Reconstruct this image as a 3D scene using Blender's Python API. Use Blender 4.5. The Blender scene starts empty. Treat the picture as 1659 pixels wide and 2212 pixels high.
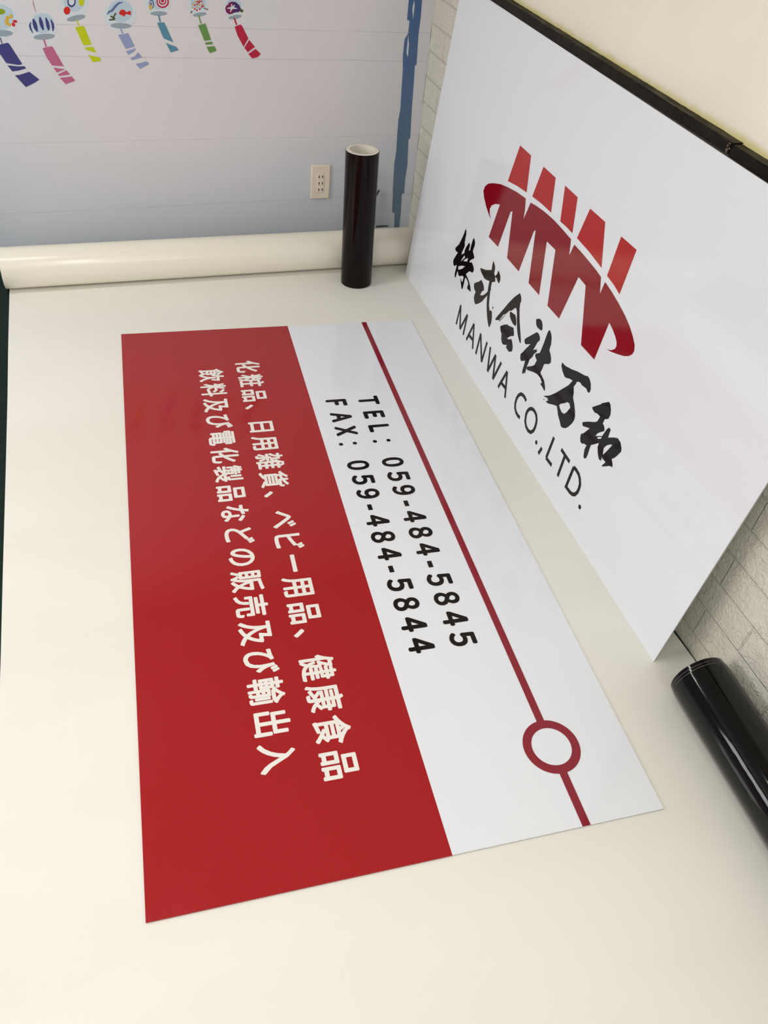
import bpy, bmesh, math, random
from mathutils import Vector, Matrix
from mathutils.geometry import tessellate_polygon

S = 1.4            # metres per survey unit
Z0 = 0.76          # height of the printed board surface on the table
scene = bpy.context.scene
col = scene.collection

def V(x, y, z=0.0):
    return Vector((x * S, y * S, z * S + Z0))

# ---------------------------------------------------------------- camera
cd = bpy.data.cameras.new('camera')
cam = bpy.data.objects.new('camera', cd); col.objects.link(cam)
cd.sensor_fit = 'VERTICAL'; cd.sensor_height = 36.0
cd.lens = 1740.95 / 2212.0 * 36.0
cd.clip_start = 0.05
R = ((0.950591, -0.140535, 0.276815), (-0.296185, -0.677704, 0.673047), (0.093011, -0.721781, -0.685843))
m = Matrix(((R[0][0], -R[0][1], -R[0][2], 0), (R[1][0], -R[1][1], -R[1][2], 0), (R[2][0], -R[2][1], -R[2][2], Z0 + S), (0, 0, 0, 1)))
cam.matrix_world = m
scene.camera = cam

# ---------------------------------------------------------------- world, lamps, exposure
scene.view_settings.view_transform = 'Standard'
scene.view_settings.look = 'None'
scene.view_settings.gamma = 1.0
scene.view_settings.use_curve_mapping = False
scene.view_settings.exposure = 0.0
w = bpy.data.worlds.new('world'); scene.world = w; w.use_nodes = True
bg = w.node_tree.nodes['Background']
bg.inputs[0].default_value = (0.93, 0.96, 1.0, 1); bg.inputs[1].default_value = 0.20

def area(name, loc, size, power, color, rot=(0, 0, 0)):
    d = bpy.data.lights.new(name, 'AREA'); d.shape = 'RECTANGLE'
    d.size, d.size_y = size; d.energy = power; d.color = color
    o = bpy.data.objects.new(name, d); col.objects.link(o)
    o.location = loc; o.rotation_euler = rot
    return o
area('ceiling_lamp', (-0.17, 0.50, 2.60), (0.20, 1.20), 12, (1.0, 0.98, 0.94))
area('ceiling_lamp', (-0.88, 2.10, 2.60), (1.20, 0.20), 11, (1.0, 0.98, 0.94))
area('ceiling_lamp', (0.10, -0.80, 2.60), (1.20, 0.20), 15, (1.0, 0.98, 0.94))
area('window_daylight', (-2.35, 1.15, 1.95), (0.75, 1.6), 30, (1.0, 0.985, 0.96), (0, math.radians(-90), 0))

# ---------------------------------------------------------------- materials
def mat(name, color, rough=0.5, spec=0.5, coat=0.0, coat_rough=0.1, metal=0.0):
    mt = bpy.data.materials.new(name); mt.use_nodes = True
    b = mt.node_tree.nodes['Principled BSDF']
    b.inputs['Base Color'].default_value = (*color, 1)
    b.inputs['Roughness'].default_value = rough
    b.inputs['Specular IOR Level'].default_value = spec
    b.inputs['Coat Weight'].default_value = coat
    b.inputs['Coat Roughness'].default_value = coat_rough
    b.inputs['Metallic'].default_value = metal
    return mt
def srgb(r, g, b):
    f = lambda c: (c / 255 / 12.92) if c / 255 <= 0.04045 else ((c / 255 + 0.055) / 1.055) ** 2.4
    return (f(r), f(g), f(b))
def N(mt, kind, **kw):
    n = mt.node_tree.nodes.new(kind)
    for k, v in kw.items():
        if k in n.inputs: n.inputs[k].default_value = v
        else: setattr(n, k, v)
    return n
def L(mt, a, b): mt.node_tree.links.new(a, b)
def BS(mt): return mt.node_tree.nodes['Principled BSDF']
def add_noise(mt, c1, c2, scale, detail=4, bump=0.0, bscale=None, dist=0.002, lo=0.4, hi=0.6, stretch=(1, 1, 1)):
    tc = N(mt, 'ShaderNodeTexCoord'); mp = N(mt, 'ShaderNodeMapping'); mp.inputs['Scale'].default_value = stretch
    L(mt, tc.outputs['Object'], mp.inputs['Vector'])
    nz = N(mt, 'ShaderNodeTexNoise', Scale=scale, Detail=detail)
    L(mt, mp.outputs[0], nz.inputs['Vector'])
    rp = N(mt, 'ShaderNodeValToRGB')
    rp.color_ramp.elements[0].position = lo; rp.color_ramp.elements[1].position = hi
    rp.color_ramp.elements[0].color = (*c1, 1); rp.color_ramp.elements[1].color = (*c2, 1)
    L(mt, nz.outputs['Fac'], rp.inputs[0]); L(mt, rp.outputs[0], BS(mt).inputs['Base Color'])
    if bump:
        n2 = N(mt, 'ShaderNodeTexNoise', Scale=bscale or scale, Detail=detail)
        L(mt, mp.outputs[0], n2.inputs['Vector'])
        bp = N(mt, 'ShaderNodeBump', Strength=bump, Distance=dist)
        L(mt, n2.outputs['Fac'], bp.inputs['Height']); L(mt, bp.outputs[0], BS(mt).inputs['Normal'])
    return mp, rp

M = {}
M['plaster'] = mat('cream_plaster', srgb(236, 226, 206), 0.8)
def plaster_setup(mt):
    mp, rp = add_noise(mt, srgb(246, 238, 220), srgb(250, 243, 227), 3, bump=0.15, bscale=9, dist=0.004)
    tc = N(mt, 'ShaderNodeTexCoord'); sp = N(mt, 'ShaderNodeSeparateXYZ'); L(mt, tc.outputs['Object'], sp.inputs[0])
    nz = N(mt, 'ShaderNodeTexNoise', Scale=25.0, Detail=5.0); L(mt, tc.outputs['Object'], nz.inputs['Vector'])
    ad = N(mt, 'ShaderNodeMath', operation='MULTIPLY_ADD'); L(mt, nz.outputs['Fac'], ad.inputs[0]); ad.inputs[1].default_value = -0.012; L(mt, sp.outputs['Z'], ad.inputs[2])
    mr = N(mt, 'ShaderNodeMapRange'); L(mt, ad.outputs[0], mr.inputs[0])
    z = Z0 + 0.674 * S - 0.006
    mr.inputs[1].default_value = z + 0.002; mr.inputs[2].default_value = z + 0.014; mr.inputs[3].default_value = 1; mr.inputs[4].default_value = 0
    mx = N(mt, 'ShaderNodeMix', data_type='RGBA'); L(mt, mr.outputs[0], mx.inputs[0])
    L(mt, rp.outputs[0], mx.inputs[6]); mx.inputs[7].default_value = (*srgb(222, 210, 148), 1)
    L(mt, mx.outputs[2], BS(mt).inputs['Base Color'])
plaster_setup(M['plaster'])
M['wall'] = mat('plain_wall', srgb(225, 222, 214), 0.8); add_noise(M['wall'], srgb(222, 219, 211), srgb(228, 225, 217), 4)
M['ceiling'] = mat('ceiling_grey', srgb(190, 188, 182), 0.9); add_noise(M['ceiling'], srgb(186, 184, 178), srgb(194, 192, 186), 6)
M['floor'] = mat('floor_grey', srgb(150, 145, 138), 0.6); add_noise(M['floor'], srgb(140, 136, 130), srgb(158, 153, 146), 5)
M['mat'] = mat('cutting_mat_green', srgb(12, 32, 25), 0.5, 0.15); add_noise(M['mat'], srgb(10, 28, 22), srgb(14, 35, 28), 60, bump=0.2, bscale=400, dist=0.0005)
M['wood'] = mat('table_wood', srgb(150, 120, 90), 0.5); add_noise(M['wood'], srgb(135, 105, 78), srgb(160, 130, 98), 8, stretch=(1, 12, 12))
M['steel'] = mat('table_steel', srgb(120, 122, 125), 0.4, metal=0.6)
M['paper'] = mat('backing_paper', srgb(245, 242, 232), 0.75, 0.3)
add_noise(M['paper'], srgb(233, 231, 222), srgb(237, 235, 227), 2.2, bump=0.35, bscale=3.2, dist=0.012, stretch=(0.6, 1.6, 1))
M['trim'] = mat('trim_dark', srgb(22, 17, 12), 0.45, 0.15)
add_noise(M['trim'], srgb(17, 13, 9), srgb(32, 25, 19), 45, bump=0.5, bscale=70, dist=0.002, stretch=(1, .25, 1), lo=.45, hi=.75)
M['trim_lit_dust'] = mat('trim_lit_dusty_top', srgb(66, 60, 47), 0.7, 0.2); add_noise(M['trim_lit_dust'], srgb(48, 42, 32), srgb(80, 74, 58), 50, bump=0.3, bscale=90, dist=0.001, stretch=(1, .3, 1))  # paler colour paints in light on the upward ledge, with a dusty tint
M['trim_scar'] = mat('trim_chipped_wood', srgb(120, 98, 70), 0.8); add_noise(M['trim_scar'], srgb(70, 48, 32), srgb(150, 135, 108), 90)

# embossed white brick foam
def brick_mat():
    mt = mat('brick_foam', srgb(226, 222, 208), 0.38, 0.5); M['brick'] = mt
    tc = N(mt, 'ShaderNodeTexCoord'); sp = N(mt, 'ShaderNodeSeparateXYZ'); cb = N(mt, 'ShaderNodeCombineXYZ')
    L(mt, tc.outputs['Object'], sp.inputs[0]); L(mt, sp.outputs['Y'], cb.inputs['X'])
    ad = N(mt, 'ShaderNodeMath', operation='ADD'); L(mt, sp.outputs['Z'], ad.inputs[0]); ad.inputs[1].default_value = -(Z0 + 0.031 * S) + 0.0794 * 20
    L(mt, ad.outputs[0], cb.inputs['Y'])
    br = N(mt, 'ShaderNodeTexBrick'); L(mt, cb.outputs[0], br.inputs['Vector'])
    br.offset = 0.5
    for k, v in (('Scale', 1.0), ('Mortar Size', 0.0028), ('Mortar Smooth', 0.6), ('Brick Width', 0.235), ('Row Height', 0.0794)): br.inputs[k].default_value = v
    br.inputs['Color1'].default_value = br.inputs['Color2'].default_value = (1, 1, 1, 1); br.inputs['Mortar'].default_value = (0, 0, 0, 1)
    # creased stone face: ridged distorted noise
    n1 = N(mt, 'ShaderNodeTexNoise', Scale=26.0, Detail=3.0, Distortion=1.4); L(mt, tc.outputs['Object'], n1.inputs['Vector'])
    s1 = N(mt, 'ShaderNodeMath', operation='SUBTRACT'); L(mt, n1.outputs['Fac'], s1.inputs[0]); s1.inputs[1].default_value = 0.5
    a1 = N(mt, 'ShaderNodeMath', operation='ABSOLUTE'); L(mt, s1.outputs[0], a1.inputs[0])
    mr = N(mt, 'ShaderNodeMapRange'); L(mt, a1.outputs[0], mr.inputs[0]); mr.inputs[1].default_value = 0; mr.inputs[2].default_value = 0.04; mr.inputs[3].default_value = 0.24; mr.inputs[4].default_value = 0
    n2 = N(mt, 'ShaderNodeTexNoise', Scale=36.0, Detail=6.0, Distortion=2.6); L(mt, tc.outputs['Object'], n2.inputs['Vector'])
    m2 = N(mt, 'ShaderNodeMath', operation='MULTIPLY_ADD'); L(mt, n2.outputs['Fac'], m2.inputs[0]); m2.inputs[1].default_value = 1.15; L(mt, mr.outputs[0], m2.inputs[2])
    m3 = N(mt, 'ShaderNodeMath', operation='MULTIPLY_ADD'); L(mt, br.outputs['Color'], m3.inputs[0]); m3.inputs[1].default_value = 1.3; L(mt, m2.outputs[0], m3.inputs[2])
    bp = N(mt, 'ShaderNodeBump', Strength=0.8, Distance=0.004); L(mt, m3.outputs[0], bp.inputs['Height']); L(mt, bp.outputs[0], BS(mt).inputs['Normal'])
brick_mat()

# printed mural sheet: pale boards with hand-drawn horizontal joints
def mural_mat():
    mt = mat('mural_print', srgb(222, 222, 226), 0.42, 0.35); M['mural'] = mt
    tc = N(mt, 'ShaderNodeTexCoord'); sp = N(mt, 'ShaderNodeSeparateXYZ'); L(mt, tc.outputs['Object'], sp.inputs[0])
    nz = N(mt, 'ShaderNodeTexNoise', Scale=1.6, Detail=3.0); L(mt, tc.outputs['Object'], nz.inputs['Vector'])
    rp = N(mt, 'ShaderNodeValToRGB'); L(mt, nz.outputs['Fac'], rp.inputs[0])
    rp.color_ramp.elements[0].position = 0.35; rp.color_ramp.elements[1].position = 0.65
    rp.color_ramp.elements[0].color = (*srgb(216, 220, 228), 1); rp.color_ramp.elements[1].color = (*srgb(226, 223, 226), 1)
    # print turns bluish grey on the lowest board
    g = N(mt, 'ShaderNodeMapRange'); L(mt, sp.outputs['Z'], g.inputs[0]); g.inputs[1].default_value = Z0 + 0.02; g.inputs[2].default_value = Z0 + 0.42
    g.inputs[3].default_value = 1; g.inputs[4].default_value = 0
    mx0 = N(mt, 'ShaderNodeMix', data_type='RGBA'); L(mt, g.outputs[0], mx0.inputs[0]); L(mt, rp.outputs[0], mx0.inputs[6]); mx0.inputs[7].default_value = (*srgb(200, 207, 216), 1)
    cur = mx0.outputs[2]
    wob = N(mt, 'ShaderNodeTexNoise', Scale=6.0, Detail=4.0); L(mt, tc.outputs['Object'], wob.inputs['Vector'])
    brk = N(mt, 'ShaderNodeTexNoise', Scale=9.0, Detail=2.0); mp = N(mt, 'ShaderNodeMapping'); mp.inputs['Scale'].default_value = (1, 1, 6)
    L(mt, tc.outputs['Object'], mp.inputs[0]); L(mt, mp.outputs[0], brk.inputs['Vector'])
    for (z, k, wd, st) in ((0.1250, 0.017, 0.0016, .35), (0.2835, 0.008, 0.0014, .28), (0.4597, 0.0, 0.0016, .4), (0.5195, 0.001, 0.0015, .38), (0.590, 0.0, 0.0015, .35)):
        a = N(mt, 'ShaderNodeMath', operation='MULTIPLY_ADD'); L(mt, sp.outputs['X'], a.inputs[0]); a.inputs[1].default_value = -k; L(mt, sp.outputs['Z'], a.inputs[2])
        b = N(mt, 'ShaderNodeMath', operation='MULTIPLY_ADD'); L(mt, wob.outputs['Fac'], b.inputs[0]); b.inputs[1].default_value = 0.006; L(mt, a.outputs[0], b.inputs[2])
        c = N(mt, 'ShaderNodeMath', operation='SUBTRACT'); L(mt, b.outputs[0], c.inputs[0]); c.inputs[1].default_value = Z0 + z * S + 0.003
        d = N(mt, 'ShaderNodeMath', operation='ABSOLUTE'); L(mt, c.outputs[0], d.inputs[0])
        e = N(mt, 'ShaderNodeMapRange'); L(mt, d.outputs[0], e.inputs[0]); e.inputs[1].default_value = 0; e.inputs[2].default_value = wd; e.inputs[3].default_value = st * 1.5; e.inputs[4].default_value = 0
        f = N(mt, 'ShaderNodeMath', operation='MULTIPLY'); L(mt, e.outputs[0], f.inputs[0]); L(mt, brk.outputs['Fac'], f.inputs[1])
        mx = N(mt, 'ShaderNodeMix', data_type='RGBA'); L(mt, f.outputs[0], mx.inputs[0]); L(mt, cur, mx.inputs[6]); mx.inputs[7].default_value = (*srgb(110, 112, 120), 1)
        cur = mx.outputs[2]
    L(mt, cur, BS(mt).inputs['Base Color'])
mural_mat()

def print_mat(key, c, rough=0.42, spec=0.35):
    M[key] = mat(key + '_print', c, rough, spec)
for key, c in dict(glass=(214, 224, 230), glass_cap=(188, 208, 222), rim=(150, 166, 176), navy=(66, 66, 128), pink=(190, 104, 140), lime=(196, 208, 20),
                   periwinkle=(148, 160, 200), teal=(88, 142, 168), green=(104, 148, 78), crimson=(186, 28, 62), red=(206, 40, 34), yellow=(214, 176, 60),
                   olive=(140, 160, 30), slate=(92, 112, 156), leaf=(74, 88, 46), purple=(72, 40, 100), magenta=(124, 22, 78), thread=(196, 150, 156), ink=(96, 98, 106)).items():
    print_mat(key, srgb(*c))
M['stripe'] = mat('stripe_blue', srgb(72, 116, 176), 0.42, 0.35)
def stripe_setup(mt):
    tc = N(mt, 'ShaderNodeTexCoord'); sp = N(mt, 'ShaderNodeSeparateXYZ'); L(mt, tc.outputs['Object'], sp.inputs[0])
    rp = N(mt, 'ShaderNodeValToRGB'); mr = N(mt, 'ShaderNodeMapRange'); L(mt, sp.outputs['Z'], mr.inputs[0])
    mr.inputs[1].default_value = Z0; mr.inputs[2].default_value = Z0 + 0.6 * S
    L(mt, mr.outputs[0], rp.inputs[0]); rp.color_ramp.elements[0].color = (*srgb(112, 132, 146), 1); rp.color_ramp.elements[1].color = (*srgb(76, 106, 156), 1)
    L(mt, rp.outputs[0], BS(mt).inputs['Base Color'])
stripe_setup(M['stripe'])

GR = dict(rough=0.09, spec=0.5)
def sign_mat(key, c, **kw):
    M[key] = mat(key, c, **{**GR, **kw})
sign_mat('board_white', srgb(235, 238, 244))
sign_mat('sign_red', srgb(166, 30, 34))
sign_mat('line_red', srgb(140, 22, 38))
sign_mat('letter_white', srgb(240, 236, 230))
sign_mat('letter_black', srgb(22, 17, 18), spec=0.22)
sign_mat('logo_red', srgb(180, 32, 30))
sign_mat('logo_dark', srgb(138, 10, 28))
M['board_core'] = mat('board_edge', srgb(196, 194, 192), 0.5)
M['vinyl_white'] = mat('white_film', srgb(240, 233, 212), 0.3, 0.5, coat=0.25, coat_rough=0.1)
add_noise(M['vinyl_white'], srgb(244, 239, 222), srgb(247, 242, 227), 3, bump=0.06, bscale=5, dist=0.003, stretch=(.3, 1, 1))
M['core'] = mat('cardboard_core', srgb(200, 186, 160), 0.8); add_noise(M['core'], srgb(190, 175, 148), srgb(208, 195, 170), 40)
M['maroon'] = mat('maroon_film', (0.006, 0.0015, 0.002), 0.16, 0.2)
add_noise(M['maroon'], (0.007, 0.0016, 0.0022), (0.005, 0.0012, 0.0016), 2, bump=0.3, bscale=4, dist=0.002, stretch=(4, 4, .25))
M['liner'] = mat('paper_liner', srgb(236, 230, 216), 0.7); add_noise(M['liner'], srgb(232, 226, 212), srgb(240, 234, 222), 20)
M['black'] = mat('black_film', (0.002, 0.002, 0.002), 0.06, 0.4)
add_noise(M['black'], (0.002, 0.002, 0.002), (0.003, 0.0028, 0.0026), 3, bump=0.35, bscale=7, dist=0.0022, stretch=(3, .6, 3))
M['film_edge'] = mat('film_edge', srgb(165, 160, 156), 0.5)
M['plate'] = mat('outlet_plastic', srgb(240, 226, 206), 0.35); add_noise(M['plate'], srgb(238, 224, 204), srgb(242, 229, 210), 30)
M['slot'] = mat('slot_dark', (0.004, 0.003, 0.003), 0.6)
M['rubber'] = mat('dark_plastic', srgb(52, 54, 50), 0.5)

# ---------------------------------------------------------------- mesh helpers
def obj(name, verts, faces, mats, parent=None, fm=None, smooth=False):
    me = bpy.data.meshes.new(name); me.from_pydata([tuple(v) for v in verts], [], faces)
    for mt in (mats if isinstance(mats, (list, tuple)) else [mats]): me.materials.append(mt)
    if fm:
        for p, i in zip(me.polygons, fm): p.material_index = i
    if smooth:
        for p in me.polygons: p.use_smooth = True
    me.update()
    o = bpy.data.objects.new(name, me); col.objects.link(o)
    if parent: o.parent = parent; o.matrix_parent_inverse = parent.matrix_world.inverted()
    return o
def empty(name, loc):
    o = bpy.data.objects.new(name, None); col.objects.link(o); o.location = loc; o.empty_display_size = 0.1
    bpy.context.view_layer.update()
    return o
def tag(o, label=None, cat=None, group=None, kind=None):
    for k, v in (('label', label), ('category', cat), ('group', group), ('kind', kind)):
        if v: o[k] = v
    return o
BOXF = [(0, 3, 2, 1), (4, 5, 6, 7), (0, 1, 5, 4), (1, 2, 6, 5), (2, 3, 7, 6), (3, 0, 4, 7)]
def boxv(a, b):
    (x0, y0, z0), (x1, y1, z1) = a, b
    return [(x0, y0, z0), (x1, y0, z0), (x1, y1, z0), (x0, y1, z0), (x0, y0, z1), (x1, y0, z1), (x1, y1, z1), (x0, y1, z1)]
def box(name, a, b, mt, parent=None, bevel=0.0):
    o = obj(name, boxv(a, b), BOXF, mt, parent)
    if bevel:
        md = o.modifiers.new('bevel', 'BEVEL'); md.width = bevel; md.segments = 3; md.limit_method = 'ANGLE'
        for p in o.data.polygons: p.use_smooth = True
        o.data.set_sharp_from_angle(angle=math.radians(50))
    return o
def tess(loops):
    """loops: outer then holes, 2-D; returns flat point list and triangles"""
    pts = [p for lp in loops for p in lp]
    tr = tessellate_polygon([[Vector((p[0], p[1], 0)) for p in lp] for lp in loops])
    return pts, [tuple(t) for t in tr]
class Flat:
    """collects flat printed shapes lying on one plane into one mesh"""
    def __init__(self, place): self.v = []; self.f = []; self.m = []; self.place = place; self.mats = []
    def add(self, loops, mt, h):
        if mt not in self.mats: self.mats.append(mt)
        pts, tr = tess(loops); b = len(self.v)
        self.v += [self.place(p[0], p[1], h) for p in pts]
        for t in tr:
            a, c, d = (self.v[b + i] for i in t)
            self.f.append(tuple(b + i for i in t)); self.m.append(self.mats.index(mt))
    def build(self, name, parent, facing):
        fs = []
        for t in self.f:
            n = (self.v[t[1]] - self.v[t[0]]).cross(self.v[t[2]] - self.v[t[0]])
            fs.append(t if n.dot(facing) >= 0 else (t[0], t[2], t[1]))
        return obj(name, self.v, fs, self.mats, parent, self.m)
def stroke(pts, wd, closed=False):
    """mitred outline of a polyline"""
    P = [Vector(p) for p in pts]; n = len(P); Lf = []; Rt = []
    for i in range(n):
        if closed: a, b = P[(i - 1) % n], P[(i + 1) % n]
        else: a, b = P[max(i - 1, 0)], P[min(i + 1, n - 1)]
        d1 = (P[i] - a); d2 = (b - P[i])
        if d1.length < 1e-9: d1 = d2
        if d2.length < 1e-9: d2 = d1
        d1 = d1.normalized(); d2 = d2.normalized(); t = (d1 + d2).normalized(); nn = Vector((-t.y, t.x))
        k = wd / 2 / max(0.5, nn.dot(Vector((-d1.y, d1.x))))
        Lf.append(tuple(P[i] + nn * k)); Rt.append(tuple(P[i] - nn * k))
    return Lf, Rt
def lathe(name, prof, mt, parent=None, n=64, axis='Z', fm=None):
    """revolve closed profile [(r, h)] about the local axis"""
    vs = []; fs = []; k = len(prof)
    for i in range(n):
        a = 2 * math.pi * i / n
        for r, h in prof:
            if axis == 'Z': vs.append((r * math.cos(a), r * math.sin(a), h))
            elif axis == 'X': vs.append((h, r * math.cos(a), r * math.sin(a)))
            else: vs.append((r * math.cos(a), h, -r * math.sin(a)))
    ml = []
    for i in range(n):
        for j in range(k):
            a, b = i * k + j, i * k + (j + 1) % k; c, d = ((i + 1) % n) * k + (j + 1) % k, ((i + 1) % n) * k + j
            fs.append((a, d, c, b)); ml.append(fm[j] if fm else 0)
    me_o = obj(name, vs, fs, mt, None, ml, smooth=True)
    me_o.data.set_sharp_from_angle(angle=math.radians(35))
    if parent: me_o.parent = parent
    return me_o

# traced outlines, millimetres on the surface they are printed on
LOGO_BARS = [[(593,671.6),(663.7,671.9),(693,587.7),(636.5,581.4),(577.9,571.4)],[(739.7,672.5),(810.6,672.6),(837.3,596.4),(782,595.4),(726.8,591.1)],[(862,674.3),(929.9,674.2),(956.5,597.5),(924.9,598.5),(889.7,597.3)],[(993.7,674.5),(1066.6,675.2),(1112.7,587.6),(1047.7,594.2),(981,597.2)],[(1140.2,675.8),(1206.6,676.9),(1207.8,573.2),(1176.1,579.8),(1142,583.6)]]
LOGO_BODY = [[(568.3,501.8),(553,399.4),(621.4,401.6),(638,511.3),(647.6,516.8),(687.7,401.1),(768.2,402.1),(784.2,523.3),(791,529.5),(833.8,402.2),(900.4,403),(858.6,530.6),(908.1,532),(952.9,401.9),(1019.7,403.4),(1039.9,527.1),(1078.2,525.6),(1142.1,402.9),(1209.3,405.2),(1211,504.2),(1230.2,499),(1248.6,491.4),(1260.2,483.9),(1265,476.3),(1263.9,468.5),(1254.7,459.3),(1237.7,450.8),(1255.8,455.7),(1279.7,464.5),(1302.4,474),(1317,483.7),(1324.4,493),(1326.1,502.2),(1320.3,512.9),(1305.1,523.7),(1281.9,535.9),(1252.3,546.6),(1216.1,556),(1180.5,563.5),(1143.3,569.2),(1141,538),(1122.8,570.4),(1099.2,573.5),(1064.9,576.2),(1021.3,578.9),(979.6,579.9),(973.4,549.2),(959.3,583.8),(911.3,586.1),(859.6,587.5),(808.5,585.4),(762.4,580.7),(727.6,575.2),(722,550.2),(715.9,525.5),(708.9,551.1),(697.5,573.6),(645.7,568.1),(585.8,558.1),(540.8,548),(497.1,533.1),(468.8,520.3),(453.3,506),(450,491.9),(463.9,478.6),(492.5,462.1),(518.2,451.7),(539.5,445.8),(522.8,456.1),(516.3,467.6),(522.9,479.9),(542.4,492.5)]]
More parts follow.
